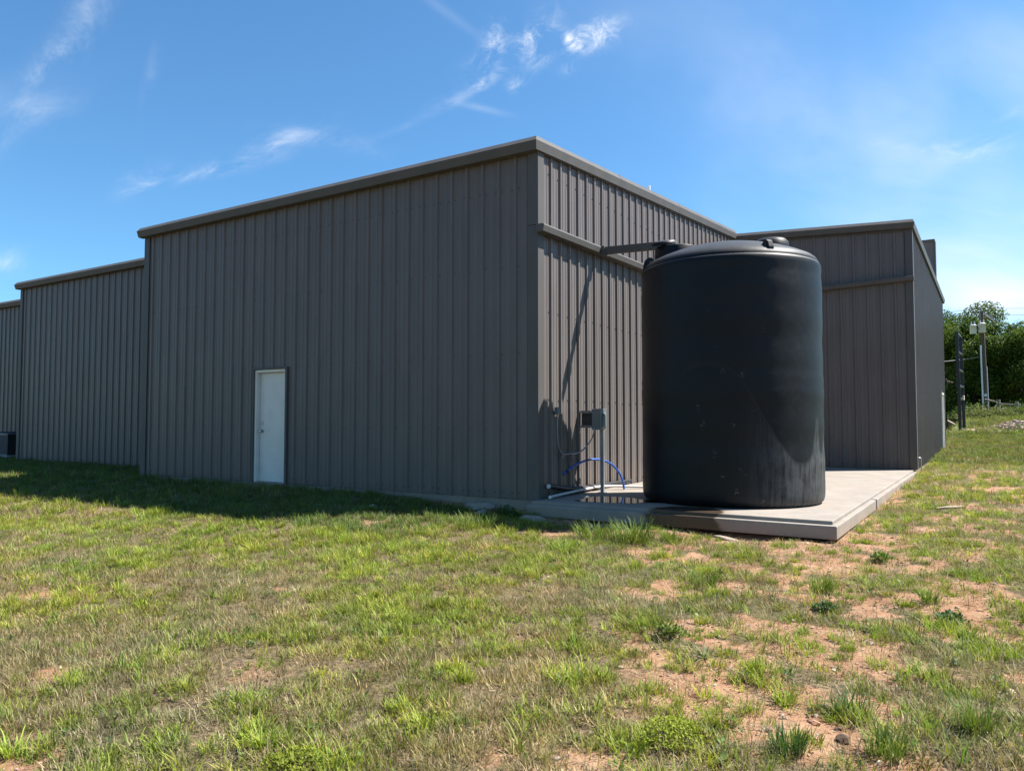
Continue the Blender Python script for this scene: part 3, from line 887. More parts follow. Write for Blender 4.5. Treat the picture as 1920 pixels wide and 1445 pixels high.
# vent cap at the back right
cp = lat * 0.79 + dep * 0.40
cz = dome_z(cp.length) - 0.145
mb = MB(); mb.lathe([(0.285, cz), (0.270, cz + 0.33), (0.255, cz + 0.43), (0.21, cz + 0.475), (0.12, cz + 0.492), (0.001, cz + 0.495)], 48, (cp.x, cp.y, 0))
build_at(mb, "vent_cap", M_tank, tank)
# lifting lugs
def lug(theta, r0=1.17):
    rd = Vector((math.cos(theta), math.sin(theta), 0)); tn = Vector((-rd.y, rd.x, 0))
    z0 = 3.40
    mb = MB()
    prf = [(0.115, z0 - 0.03), (0.105, z0 + 0.12), (0.08, z0 + 0.19), (0.03, z0 + 0.23), (-0.03, z0 + 0.225), (-0.075, z0 + 0.18), (-0.12, z0 + 0.09), (-0.2, z0 + 0.04), (-0.24, z0 + 0.0), (-0.2, z0 - 0.03)]
    poly = [rd * (r0 + o) + Vector((0, 0, z)) for (o, z) in prf]
    mb.prism(poly, tn * -0.042, tn * 0.042)
    L = build_at(mb, "lifting_lug", M_tank, tank, 0.012)
    mb = MB(); c0 = rd * (r0 + 0.01) + Vector((0, 0, z0 + 0.16))
    mb.tube([c0 - tn * 0.044, c0 + tn * 0.044], 0.022, 14); build_at(mb, "lug_hole", M_dark, L)
lug(math.atan2(lat.y, lat.x) + math.pi - 0.02)
vdir = math.atan2(-(Vector((CAM.x, CAM.y)) - TC.xy).y * -1, -(Vector((CAM.x, CAM.y)) - TC.xy).x * -1)
lug(vdir + math.asin(0.54 / 1.2), 1.14)
lug(math.atan2(dep.y, dep.x) - 0.3)

# ------------------------------------------------------------------ electrics and pipes on the sunlit wall
M_elec = simple_mat("grey_enclosure_paint", (0.13, 0.15, 0.152), 0.45, 0.08)
M_galv = simple_mat("galvanised_steel", (0.27, 0.28, 0.285), 0.5, 0.12, metallic=0.2)
M_pvc = simple_mat("white_pvc", (0.58, 0.56, 0.53), 0.4, 0.06)
M_black = simple_mat("black_pipe", (0.018, 0.018, 0.02), 0.45)
M_blue = simple_mat("blue_hose", (0.025, 0.10, 0.40), 0.35, 0.12)

px0, py0 = 0.36, 1.47
dis = empty("disconnect_switch", (px0, py0, PAD_Z))
tag(dis, "grey electrical disconnect box on a steel post beside the tank", "electrical box")
mb = MB()
mb.box((px0 - 0.027, py0 - 0.027, PAD_Z), (px0 + 0.027, py0 + 0.027, 1.10)); mb.build("post", M_galv, dis, 0.004)
mb = MB(); mb.box((px0 - 0.06, py0 - 0.06, PAD_Z), (px0 + 0.06, py0 + 0.06, PAD_Z + 0.008)); mb.build("base_plate", M_galv, dis)
bx0, bx1, by0, by1, bz0, bz1 = 0.24, 0.39, 1.33, 1.57, 1.035, 1.375
mb = MB(); mb.box((bx0, by0, bz0), (bx1 - 0.02, by1, bz1)); ebox = mb.build("enclosure", M_elec, dis, 0.006)
mb = MB(); mb.box((bx1 - 0.018, by0 - 0.004, bz0 - 0.004), (bx1, by1 + 0.004, bz1 + 0.004)); mb.build("cover", M_elec, ebox, 0.004)
mb = MB(); mb.add([(bx1, by0 + 0.05, bz0 + 0.02), (bx1, by1 - 0.03, bz0 + 0.02), (bx1, by1 - 0.05, bz1 - 0.06), (bx1, by0 + 0.07, bz1 - 0.06),
                   (bx1 + 0.022, by0 + 0.07, bz0 + 0.05), (bx1 + 0.022, by1 - 0.05, bz0 + 0.05), (bx1 + 0.022, by1 - 0.07, bz1 - 0.10), (bx1 + 0.022, by0 + 0.09, bz1 - 0.10)],
                  [(4, 5, 6, 7), (0, 1, 5, 4), (1, 2, 6, 5), (2, 3, 7, 6), (3, 0, 4, 7)]); mb.build("raised_panel", M_elec, ebox)
mb = MB(); mb.box((bx0 + 0.03, by0 - 0.006, bz0 - 0.03), (bx0 + 0.06, by0 + 0.02, bz0 + 0.03)); mb.build("hasp", M_galv, ebox)
for z in (1.325, 1.085):
    for dy in (0.0,):
        mb = MB(); mb.box((0.038, by0 - 0.02, z - 0.02), (bx0, by0 + 0.022, z - 0.012)); mb.box((0.038, by0 - 0.02, z + 0.012), (bx0, by0 + 0.022, z + 0.02)); mb.box((0.038, by0 + 0.016, z - 0.012), (bx0, by0 + 0.022, z + 0.012))
        mb.build("bracket_arm", M_galv, dis)
mb = MB(); mb.box((0.045, by0 + 0.024, 1.09), (bx0, by0 + 0.034, 1.32)); mb.build("shadow_sheet", M_dark, dis)  # dark sheet standing in for the shadow between the bracket arms

cr = empty("conduit_run", (0.03, 0.52, 0.66))
tag(cr, "small grey junction box with looping conduit fixed to the sunlit wall", "conduit")
mb = MB(); mb.box((0.036, 0.455, 1.275), (0.085, 0.565, 1.39)); mb.build("junction_box", M_elec, cr, 0.004)
cp_ = [(0.06, 0.51, 1.275), (0.06, 0.51, 1.1), (0.06, 0.512, 0.95), (0.06, 0.53, 0.84), (0.06, 0.575, 0.74), (0.06, 0.64, 0.675), (0.06, 0.72, 0.655), (0.06, 0.95, 0.655), (0.065, 1.13, 0.66), (0.08, 1.24, 0.68), (0.12, 1.32, 0.74), (0.18, 1.37, 0.83), (0.23, 1.39, 0.93), (0.26, 1.395, 1.035)]
def smooth_path(pts, n=6):
    pts = [Vector(p) for p in pts]; out = []
    for i in range(len(pts) - 1):
        p0 = pts[max(i - 1, 0)]; p1 = pts[i]; p2 = pts[i + 1]; p3 = pts[min(i + 2, len(pts) - 1)]
        for k in range(n):
            t = k / n
            out.append(0.5 * ((2 * p1) + (p2 - p0) * t + (2 * p0 - 5 * p1 + 4 * p2 - p3) * t * t + (3 * p1 - p0 - 3 * p2 + p3) * t ** 3))
    out.append(pts[-1]); return out
mb = MB(); mb.tube(smooth_path(cp_, 4), 0.0115, 8); mb.build("conduit", M_galv, cr)
for y in (0.70, 1.02):
    mb = MB(); mb.box((0.036, y - 0.012, 0.60), (0.05, y + 0.012, 0.675)); mb.build("strap", M_galv, cr)

hose = empty("blue_hose", (0.3, 1.9, PAD_Z))
tag(hose, "bright blue hose arching out of the wall behind the grey post", "hose")
hp_ = [(0.03, 0.735, 0.345), (0.06, 0.80, 0.385), (0.10, 0.95, 0.455), (0.14, 1.12, 0.51), (0.18, 1.33, 0.545), (0.24, 1.55, 0.545), (0.32, 1.78, 0.49), (0.40, 1.95, 0.36), (0.45, 2.04, 0.20), (0.47, 2.08, 0.03)]
mb = MB(); mb.tube(smooth_path(hp_, 5), 0.0185, 10); mb.build("tube", M_blue, hose)
mb = MB(); mb.tube([(0.055, 0.79, 0.378), (0.068, 0.82, 0.394)], 0.024, 10); mb.build("clamp", M_black, hose)
mb = MB(); mb.tube([(0.168, 1.26, 0.537), (0.176, 1.31, 0.544)], 0.022, 10); mb.build("coupling", M_black, hose)

wp = empty("white_pipe", (0.3, 0.5, PAD_Z))
tag(wp, "white plastic pipe lying along the foot of the sunlit wall", "pipe")
wpts = [(0.20, 0.02, 0.055), (0.17, 0.35, 0.06), (0.145, 0.8, 0.065), (0.125, 1.3, 0.07), (0.12, 1.75, 0.075), (0.25, 2.1, 0.07), (0.75, 2.45, 0.05), (1.25, 2.6, 0.05)]
mb = MB(); mb.tube(smooth_path(wpts, 5), 0.021, 10); mb.build("tube", M_pvc, wp)
mb = MB(); mb.tube([wpts[0], (0.196, 0.06, 0.0555)], 0.024, 12); mb.build("end_cap", M_pvc, wp)
bp = empty("black_pipe", (0.1, 0.5, PAD_Z))
tag(bp, "black pipe with white end sagging along the wall foot above the white pipe", "pipe")
bpts = [(0.10, 0.16, 0.20), (0.09, 0.28, 0.19), (0.08, 0.6, 0.14), (0.07, 1.0, 0.10), (0.075, 1.5, 0.085), (0.08, 2.2, 0.08), (0.09, 3.2, 0.08)]
mb = MB(); mb.tube(smooth_path(bpts, 5), 0.038, 10); mb.build("tube", M_black, bp)
mb = MB(); mb.tube([(0.103, 0.145, 0.201), (0.101, 0.175, 0.1995)], 0.034, 12); mb.build("end_cap", M_pvc, bp)

# ------------------------------------------------------------------ air-conditioning condenser at the left
ac = empty("condenser_unit", (-22.0, 2.75, 0.0))
tag(ac, "black outdoor air-conditioning condenser in the corner at the left edge", "condenser")
M_ac = simple_mat("black_condenser_paint", (0.022, 0.023, 0.026), 0.45)
ax0, ax1, ay0, ay1 = -22.75, -21.2, 2.2, 3.1
mb = MB(); mb.box((ax0 + 0.03, ay0 + 0.03, 0.06), (ax1 - 0.03, ay1 - 0.03, 0.72)); mb.build("body", M_ac, ac)
mb = MB(); mb.box((ax0, ay0, 0.0), (ax1, ay1, 0.06)); mb.build("base", simple_mat("grey_plinth", (0.3, 0.3, 0.3), 0.8), ac)
mb = MB(); mb.box((ax0 - 0.01, ay0 - 0.01, 0.72), (ax1 + 0.01, ay1 + 0.01, 0.765)); mb.build("top_rim", simple_mat("grey_rim", (0.1, 0.105, 0.11), 0.4), ac, 0.01)
mb = MB(); mb.lathe([(0.44, 0.765), (0.42, 0.81), (0.3, 0.82), (0.001, 0.82)], 28, ((ax0 + ax1) / 2, (ay0 + ay1) / 2, 0)); mb.build("fan_guard", M_ac, ac)
for k in range(14):
    z = 0.10 + k * 0.043
    mb = MB(); mb.add([(ax0 + 0.02, ay0 + 0.03, z + 0.03), (ax1 - 0.02, ay0 + 0.03, z + 0.03), (ax1 - 0.02, ay0 + 0.005, z), (ax0 + 0.02, ay0 + 0.005, z)], [(0, 1, 2, 3)]); mb.build("louvre", M_ac, ac)
mb = MB(); mb.box((-22.35, ay0 - 0.004, 0.50), (-22.05, ay0 + 0.002, 0.58)); mb.build("rating_label", simple_mat("pale_label", (0.6, 0.62, 0.63), 0.5), ac)
#__PART2__
# ------------------------------------------------------------------ grass
def leaf_mat(name, use_inst=True, colour=(0.1, 0.15, 0.03), trans=0.35, rough=0.6):
    m, nt, b = new_mat(name)
    if use_inst:
        c = nt.node('ShaderNodeAttribute', attribute_name='tint', attribute_type='INSTANCER').outputs['Color']
    else:
        wc = world_coord(nt)
        f = nt.ramp(nt.noise(wc, 1.3, 4, 0.6), 0.3, 0.7)
        c = nt.mix(f, [v * 0.75 for v in colour], [v * 1.25 for v in colour])
    nt.put(b.inputs['Base Color'], c)
    b.inputs['Roughness'].default_value = rough
    b.inputs['Specular IOR Level'].default_value = 0.25
    tr = nt.node('ShaderNodeBsdfTranslucent')
    nt.put(tr.inputs['Color'], nt.mix(1.0, c, (1.1, 1.15, 0.55), 'MULTIPLY'))
    mx = nt.node('ShaderNodeMixShader'); mx.inputs[0].default_value = trans
    nt.l.new(b.outputs[0], mx.inputs[1]); nt.l.new(tr.outputs[0], mx.inputs[2])
    nt.l.new(mx.outputs[0], nt.n['Material Output'].inputs['Surface'])
    return m
M_blade = leaf_mat("grass_blade")

def blade_arrays(n, radius, hmin, hmax, w, lean, curl, segs=3, seed=0, droop=0.0, flat=False):
    """n bent tapering blades; returns verts, quads (as tri-pairs)"""
    r = np.random.default_rng(seed)
    V = []; F = []
    for i in range(n):
        a = r.uniform(0, 2 * math.pi); rad = radius * math.sqrt(r.random())
        bx, by = rad * math.cos(a), rad * math.sin(a)
        az = a + r.normal(0, 0.9)
        h = r.uniform(hmin, hmax)
        th = abs(r.normal(lean, lean * 0.5))
        cu = r.uniform(0.3, 1.0) * curl
        p = np.array([bx, by, -0.006]); side = np.array([-math.sin(az), math.cos(az), 0.0])
        ww = w * r.uniform(0.7, 1.3)
        o = len(V)
        for s in range(segs + 1):
            t = s / segs
            wd = ww * (1 - t ** 1.6) * (0.75 + 0.5 * min(1, t * 3)) * 0.5
            if s == segs:
                V.append(p.copy())
            else:
                V.append(p - side * wd); V.append(p + side * wd)
            ang_ = min(th + cu * t * t * 1.6, 2.2) if not flat else 1.45 + 0.1 * r.normal()
            p = p + np.array([math.cos(az) * math.sin(ang_), math.sin(az) * math.sin(ang_), math.cos(ang_)]) * h / segs
            if flat: p[2] = max(p[2], 0.004)
        for s in range(segs - 1):
            q = o + 2 * s
            F += [(q, q + 1, q + 3), (q, q + 3, q + 2)]
        q = o + 2 * (segs - 1)
        F.append((q, q + 1, q + 2))
    return np.array(V), F

def leaf_arrays(n, radius, size, seed, up=0.5, stem=0.03):
    """broad pointed leaves on a low rosette"""
    r = np.random.default_rng(seed); V = []; F = []
    for i in range(n):
        az = r.uniform(0, 2 * math.pi); el = r.uniform(0.15, 0.15 + up)
        d = np.array([math.cos(az) * math.cos(el), math.sin(az) * math.cos(el), math.sin(el)])
        side = np.array([-math.sin(az), math.cos(az), 0]); nrm = np.cross(side, d) * -1
        b0 = np.array([math.cos(az), math.sin(az), 0]) * radius * r.random() * 0.5 + np.array([0, 0, stem * r.random()])
        L = size * r.uniform(0.6, 1.2); o = len(V)
        for (t, wd, lift) in ((0, 0.08, 0), (0.3, 0.46, 0.05), (0.65, 0.42, 0.04), (1.0, 0.0, -0.10)):
            c = b0 + d * L * t + nrm * lift * L * -1
            if wd == 0: V.append(c)
            else: V.append(c - side * wd * L * 0.5); V.append(c + side * wd * L * 0.5)
        F += [(o, o + 1, o + 3), (o, o + 3, o + 2), (o + 2, o + 3, o + 5), (o + 2, o + 5, o + 4), (o + 4, o + 5, o + 6)]
    return np.array(V), F

proto_col = bpy.data.collections.new("grass_prototypes")
protos = []
def add_proto(V, F):
    me = bpy.data.meshes.new("tuft_%02d" % len(protos))
    me.from_pydata([tuple(v) for v in V], [], F); me.materials.append(M_blade)
    o = bpy.data.objects.new("tuft_%02d" % len(protos), me)
    proto_col.objects.link(o); protos.append(o)
    return len(protos) - 1
FINE = [add_proto(*blade_arrays(17, 0.055, 0.035, 0.10, 0.0062, 0.55, 0.9, 3, 100 + i)) for i in range(4)]
TALL = [add_proto(*blade_arrays(26, 0.055, 0.06, 0.165, 0.0076, 0.52, 1.1, 3, 120 + i)) for i in range(4)]
DRY = [add_proto(*blade_arrays(22, 0.08, 0.03, 0.09, 0.0046, 1.0, 0.7, 2, 140 + i)) for i in range(4)]
WISP = [add_proto(*blade_arrays(18, 0.065, 0.05, 0.12, 0.0040, 0.6, 0.6, 2, 160 + i)) for i in range(3)]
BROAD = [add_proto(*leaf_arrays(11, 0.05, 0.05, 180 + i, 0.7, 0.05)) for i in range(3)]
LITTER = [add_proto(*blade_arrays(18, 0.11, 0.05, 0.13, 0.0042, 1.4, 0.0, 2, 200 + i, flat=True)) for i in range(3)]
WIDE = [add_proto(*blade_arrays(9, 0.03, 0.12, 0.26, 0.0105, 0.45, 1.1, 4, 220 + i)) for i in range(3)]
FAR = [add_proto(*blade_arrays(46, 0.20, 0.05, 0.16, 0.011, 0.5, 0.8, 2, 240 + i)) for i in range(3)]

def in_building(x, y, m=0.02):
    a = (x < 0 + m) & (x > -10.1 - m) & (y > -m)
    b2 = (x <= -10.1 + m) & (x > -19.62) & (y > 1.8 - m)
    c2 = (x <= -19.6) & (y > 3.42 - m)
    d2 = (x > -0.3) & (x < PAD_X1 + m) & (y > PAD_Y0 - m) & (y < 10.6)
    e2 = (x < WD_X + 0.03 + m) & (x > -30) & (y > 10.4) & (y < WD_END + 0.2)
    return a | b2 | c2 | d2 | e2

PX, PY, PI, PS, PT, PRX, PRY = [], [], [], [], [], [], []
def emit(x, y, idx, scale, tint, tiltx=None, tilty=None):
    PX.append(x); PY.append(y); PI.append(idx); PS.append(scale); PT.append(tint)

def sample_band(r0, r1, dens, a0, a1):
    area = 0.5 * R(a1 - a0) * (r1 * r1 - r0 * r0)
    n = int(area * dens)
    rr = np.sqrt(rng.uniform(r0 * r0, r1 * r1, n)); th = R(YAW) + np.radians(rng.uniform(a0, a1, n))
    x = CAM.x - np.sin(th) * rr; y = CAM.y + np.cos(th) * rr
    return x, y

def pick(lst, n): return np.array(lst)[rng.integers(0, len(lst), n)]
def tint_mix(c0, c1, t, n, jit=0.16):
    c = np.array(c0)[None] * (1 - t[:, None]) + np.array(c1)[None] * t[:, None]
    return c * np.exp(rng.normal(0, jit, (n, 1))) * np.exp(rng.normal(0, 0.06, (n, 3)))

GREEN_A, GREEN_B = (0.158, 0.205, 0.028), (0.268, 0.292, 0.046)
DULL = (0.155, 0.165, 0.052)
DRYC_A, DRYC_B = (0.175, 0.130, 0.066), (0.36, 0.290, 0.165)
def lush_map(x, y):
    base = fbm(x, y, 0.75, 3, 41)
    clump = fbm(x, y, 3.2, 3, 47)
    g = base * 0.45 + clump * 0.55
    g = g + 0.10 * sstep(-5.6, -2.4, y) * sstep(2.5, -1.0, x)         # greener towards the wall
    g = g - 0.045 * sstep(-4.6, -7.5, y) * sstep(3.0, 0.0, x)         # drier foreground
    return g

bands = [(1.6, 4.2, 640, -50, 50), (4.2, 6.5, 560, -46, 46), (6.5, 9.5, 430, -44, 44), (9.5, 13.5, 320, -43, 43), (13.5, 30, 105, 2, 42)]
bands += [(13.5, 24, 130, -46, -22), (24, 42, 30, -46, -25), (42, 85, 6, -46, -26)]
for (r0, r1, dens, a0, a1) in bands:
    # a negative angle is to the right of the view axis here
    x, y = sample_band(r0, r1, dens, a0, a1)
    keep = ~in_building(x, y)
    x, y = x[keep], y[keep]
    n = len(x)
    bare = bare_mask(x, y)
    far = r0 >= 24
    acc = rng.random(n) > 0.88 * sstep(0.16, 0.66, bare + rng.normal(0, 0.12, n))
    strip = (x > 0.9) & (x < 4.9) & (y > PAD_Y0 - 0.5 - 0.25 * fbm(x, y, 1.5, 3, 61)) & (y < PAD_Y0 + 0.1)
    acc &= ~(strip & (rng.random(n) < 0.88))
    x, y, bare = x[acc], y[acc], bare[acc]; n = len(x)
    dist_c = np.hypot(x - CAM.x, y - CAM.y)
    g = lush_map(x, y) + rng.normal(0, 0.035, n)
    u = rng.random(n); t1 = rng.random(n)
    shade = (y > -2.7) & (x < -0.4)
    idx = pick(DRY, n); sc = rng.uniform(0.7, 1.25, n)
    tint = tint_mix(DRYC_A, DRYC_B, t1, n, 0.24)
    def put(m, protos_, c0, c1, s0, s1, jit=0.17):
        k = int(m.sum())
        if k == 0: return
        idx[m] = pick(protos_, k); tint[m] = tint_mix(c0, c1, t1[m], k, jit); sc[m] = rng.uniform(s0, s1, k)
    put((u > 0.40) & (u < 0.66), WISP, DULL, (0.19, 0.165, 0.085), 0.6, 1.0, 0.22)
    put((u >= 0.66) & (g > 0.40), FINE, DULL, GREEN_A, 0.55, 0.9)
    put((u > 0.48) & (g > 0.462), FINE, GREEN_A, GREEN_B, 0.65, 1.1)
    put((u > 0.74) & (g > 0.53), TALL, GREEN_A, GREEN_B, 0.45, 0.8)
    put((u > 0.55) & (g > 0.60), TALL, GREEN_A, GREEN_B, 0.5, 0.95)
    put((u < 0.012) & (dist_c < 16), WIDE, (0.12, 0.175, 0.035), (0.20, 0.235, 0.045), 0.45, 0.85)
    put((u > 0.012) & (u < 0.045), BROAD, (0.08, 0.125, 0.035), (0.15, 0.185, 0.05), 0.3, 0.75)
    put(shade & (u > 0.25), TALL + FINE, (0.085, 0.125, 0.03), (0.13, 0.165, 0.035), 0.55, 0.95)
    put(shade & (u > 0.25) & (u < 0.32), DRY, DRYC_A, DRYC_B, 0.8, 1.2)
    if r0 >= 13: sc *= 1.3
    if far:
        idx[:] = pick(FAR, n); sc[:] = rng.uniform(0.8, 1.3, n) * (1.0 if r0 < 40 else 1.9)
        t = sstep(0.40, 0.60, g)
        tint[:] = tint_mix((0.17, 0.155, 0.065), (0.115, 0.145, 0.032), t, n, 0.18)
    patch = fbm(x, y, 4.5, 3, 71); hue = fbm(x, y, 0.9, 3, 75) - 0.5
    tint = tint * (0.62 + 0.80 * patch)[:, None] * np.stack([1 + 0.35 * hue, 1 + 0.1 * hue, 1 - 0.3 * hue], 1)
    thin = (fbm(x, y, 3.6, 3, 81) > 0.60) & (rng.random(n) < 0.72) & (~shade) & (not far)
    k_ = ~thin
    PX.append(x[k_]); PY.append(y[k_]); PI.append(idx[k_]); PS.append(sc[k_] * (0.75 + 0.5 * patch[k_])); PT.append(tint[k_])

# separate round clumps standing in the bare soil on the right, and around the slab
nclump = 760
x, y = sample_band(2.6, 16, 1, -44, 10); 
x = rng.uniform(0.3, 12.5, nclump * 3); y = rng.uniform(-9.0, 9.0, nclump * 3)
ang_c = np.degrees(np.arctan2(-(x - CAM.x), y - CAM.y)) - YAW
ok = ~in_building(x, y, 0.10) & (ang_c < 25) & (ang_c > -48) & (np.hypot(x - CAM.x, y - CAM.y) > 2.4) & (rng.random(len(x)) < 0.25 + 0.75 * sstep(0.2, 0.6, bare_mask(x, y)))
x, y = x[ok][:nclump], y[ok][:nclump]
for cx_, cy_ in zip(x, y):
    k = rng.integers(3, 10); s0 = rng.uniform(0.30, 0.68); rad = rng.uniform(0.02, 0.085)
    xx = cx_ + rng.normal(0, rad, k); yy = cy_ + rng.normal(0, rad, k)
    t0 = rng.random(); dead = rng.random() < 0.18
    PX.append(xx); PY.append(yy)
    PI.append(pick(TALL if not dead else WISP, k)); PS.append(s0 * rng.uniform(0.7, 1.15, k))
    PT.append(tint_mix(GREEN_A, GREEN_B, np.full(k, t0), k, 0.12) if not dead else tint_mix((0.17, 0.12, 0.075), (0.22, 0.17, 0.1), np.full(k, t0), k))
# litter on bare soil
x, y = sample_band(2.0, 15, 130, -46, 40)
ok = ~in_building(x, y, 0.05) & (rng.random(len(x)) < 0.15 + 0.55 * bare_mask(x, y))
x, y = x[ok], y[ok]; n = len(x)
PX.append(x); PY.append(y); PI.append(pick(LITTER + DRY[:1], n)); PS.append(rng.uniform(0.5, 1.1, n)); PT.append(tint_mix((0.17, 0.11, 0.07), (0.30, 0.22, 0.14), rng.random(n), n, 0.25))

def scatter_object(name, pos, idx, scl, rot, tint, collection):
    me = bpy.data.meshes.new(name)
    n = len(pos)
    me.vertices.add(n); me.vertices.foreach_set('co', np.ascontiguousarray(pos, dtype=np.float32).ravel())
    for nm, ty, key, arr in (('idx', 'INT', 'value', np.asarray(idx, np.int32)), ('scl', 'FLOAT', 'value', np.asarray(scl, np.float32)),
                             ('rot', 'FLOAT_VECTOR', 'vector', np.asarray(rot, np.float32).ravel()),
                             ('tint', 'FLOAT_COLOR', 'color', np.concatenate([np.clip(tint, 0, 1), np.ones((n, 1))], 1).astype(np.float32).ravel())):
        a = me.attributes.new(nm, ty, 'POINT'); a.data.foreach_set(key, arr)
    o = bpy.data.objects.new(name, me); col.objects.link(o)
    g = bpy.data.node_groups.new(name + "_scatter", 'GeometryNodeTree')
    g.interface.new_socket("Geometry", in_out='INPUT', socket_type='NodeSocketGeometry')
    g.interface.new_socket("Geometry", in_out='OUTPUT', socket_type='NodeSocketGeometry')
    N = g.nodes; Lk = g.links
    gi = N.new('NodeGroupInput'); go = N.new('NodeGroupOutput')
    ci = N.new('GeometryNodeCollectionInfo'); ci.inputs['Collection'].default_value = collection
    ci.inputs['Separate Children'].default_value = True; ci.inputs['Reset Children'].default_value = True
    ip = N.new('GeometryNodeInstanceOnPoints'); ip.inputs['Pick Instance'].default_value = True
    def na(nm, ty):
        q = N.new('GeometryNodeInputNamedAttribute'); q.data_type = ty; q.inputs['Name'].default_value = nm
        return q.outputs['Attribute']
    er = N.new('FunctionNodeEulerToRotation')
    Lk.new(gi.outputs[0], ip.inputs['Points']); Lk.new(ci.outputs[0], ip.inputs['Instance'])
    Lk.new(na('idx', 'INT'), ip.inputs['Instance Index'])
    Lk.new(na('rot', 'FLOAT_VECTOR'), er.inputs[0]); Lk.new(er.outputs[0], ip.inputs['Rotation'])
    Lk.new(na('scl', 'FLOAT'), ip.inputs['Scale'])
    Lk.new(ip.outputs[0], go.inputs[0])
    md = o.modifiers.new("scatter", 'NODES'); md.node_group = g
    return o

X = np.concatenate(PX); Y = np.concatenate(PY); IDX = np.concatenate(PI); SCL = np.concatenate(PS); TINT = np.concatenate(PT)
ok = ~in_building(X, Y, 0.01)
X, Y, IDX, SCL, TINT = X[ok], Y[ok], IDX[ok], SCL[ok], TINT[ok]
n = len(X)
ROT = np.stack([rng.normal(0, 0.12, n), rng.normal(0, 0.12, n), rng.uniform(0, 2 * math.pi, n)], 1)
grass = scatter_object("grass", np.stack([X, Y, tz(X, Y)], 1), IDX, SCL, ROT, TINT, proto_col)
tag(grass, "patchy green and straw-coloured grass covering the yard", "grass", kind="stuff")
print("grass tufts", n)

# gravel on the bare soil
M_stone, nt, b = new_mat("gravel_stone")
nt.put(b.inputs['Base Color'], nt.node('ShaderNodeAttribute', attribute_name='tint', attribute_type='INSTANCER').outputs['Color'])
b.inputs['Roughness'].default_value = 0.9
stone_col = bpy.data.collections.new("stone_prototypes")
for k in range(4):
    bm = bmesh.new(); bmesh.ops.create_icosphere(bm, subdivisions=1, radius=1.0)
    rr = random.Random(k)
    for v in bm.verts:
        v.co *= rr.uniform(0.7, 1.15); v.co.z *= 0.6
    me = bpy.data.meshes.new("stone_%d" % k); bm.to_mesh(me); bm.free(); me.materials.append(M_stone)
    stone_col.objects.link(bpy.data.objects.new("stone_%d" % k, me))
x, y = sample_band(2.0, 14, 420, -46, 40)
ok = ~in_building(x, y, 0.05) & (rng.random(len(x)) < 0.05 + 0.75 * sstep(0.3, 0.8, bare_mask(x, y)))
x, y = x[ok], y[ok]; n = len(x)
scl = np.clip(rng.lognormal(-5.15, 0.6, n), 0.003, 0.03)
gravel = scatter_object("gravel", np.stack([x, y, tz(x, y) + 0.002], 1), rng.integers(0, 4, n), scl, rng.uniform(0, 6.28, (n, 3)) * np.array([0.1, 0.1, 1]),
                        tint_mix((0.20, 0.115, 0.068), (0.36, 0.28, 0.21), rng.random(n), n, 0.2), stone_col)
tag(gravel, "loose small stones scattered over the bare red soil", "gravel", kind="stuff")

# ------------------------------------------------------------------ single plants that stand out
def green_mat(name, colour, trans=0.3): return leaf_mat(name, False, colour, trans)
M_yel = green_mat("yellow_green_leaf", (0.20, 0.235, 0.02))
M_grn = green_mat("fresh_green_leaf", (0.125, 0.175, 0.032))
M_dkg = green_mat("dark_green_leaf", (0.055, 0.105, 0.028))
M_sil = green_mat("silvery_leaf", (0.20, 0.25, 0.15))
M_stem = simple_mat("plant_stem", (0.16, 0.17, 0.05), 0.7)
def join_arrays(lst):
    V = []; F = []; o = 0
    for (v, f) in lst:
        V.append(v); F += [tuple(i + o for i in t) for t in f]; o += len(v)
    return np.concatenate(V), F
def arr_mesh(name, V, F, mat, parent):
    me = bpy.data.meshes.new(name); me.from_pydata([tuple(v) for v in V], [], F); me.materials.append(mat)
    o = bpy.data.objects.new(name, me); col.objects.link(o); o.parent = parent
    return o
def plant_root(name, px, py, label, cat="plant", group=None, zguess=-0.35):
    p = on_z(px, py, zguess)
    for _ in range(4): p = on_z(px, py, tzs(p.x, p.y))
    o = empty(name, (p.x, p.y, tzs(p.x, p.y)))
    tag(o, label, cat, group); return o
def mound_plant(px, py, rad, hgt, leaf, n, mat, label, seed):
    r = np.random.default_rng(seed)
    root = plant_root("weed_plant", px, py, label)
    parts = []
    for i in range(n):
        a = r.uniform(0, 6.283); q = math.sqrt(r.random()); 
        c = np.array([math.cos(a) * q * rad * r.uniform(0.85, 1.2), math.sin(a) * q * rad * r.uniform(0.85, 1.2), hgt * (1 - q * q * 0.75) * r.uniform(0.45, 1.05)])
        v, f = leaf_arrays(4, 0.012, leaf, seed * 1000 + i, 0.9, 0.01)
        parts.append((v + c, f))
    arr_mesh("foliage", *join_arrays(parts), mat, root)
    mb = MB()
    for i in range(14):
        a = r.uniform(0, 6.283); q = r.uniform(0.2, 0.9) * rad
        mb.tube([(0, 0, -0.01), (math.cos(a) * q * 0.5, math.sin(a) * q * 0.5, hgt * 0.45), (math.cos(a) * q, math.sin(a) * q, hgt * 0.6)], 0.002, 4, False)
    build_at(mb, "stem", M_stem, root)
def tuft_plant(px, py, n, rad, h0, h1, w, mat, label, seed, lean=0.42, zguess=-0.3):
    root = plant_root("grass_clump", px, py, label, "grass clump", None, zguess)
    arr_mesh("blades", *blade_arrays(n, rad, h0, h1, w, lean, 0.9, 4, seed), mat, root)
    arr_mesh("dead_base", *blade_arrays(n // 3, rad * 0.9, h0 * 0.3, h1 * 0.45, w * 0.8, 0.8, 0.5, 2, seed + 1), M_straw, root)
M_straw = green_mat("straw", (0.30, 0.22, 0.12), 0.2)

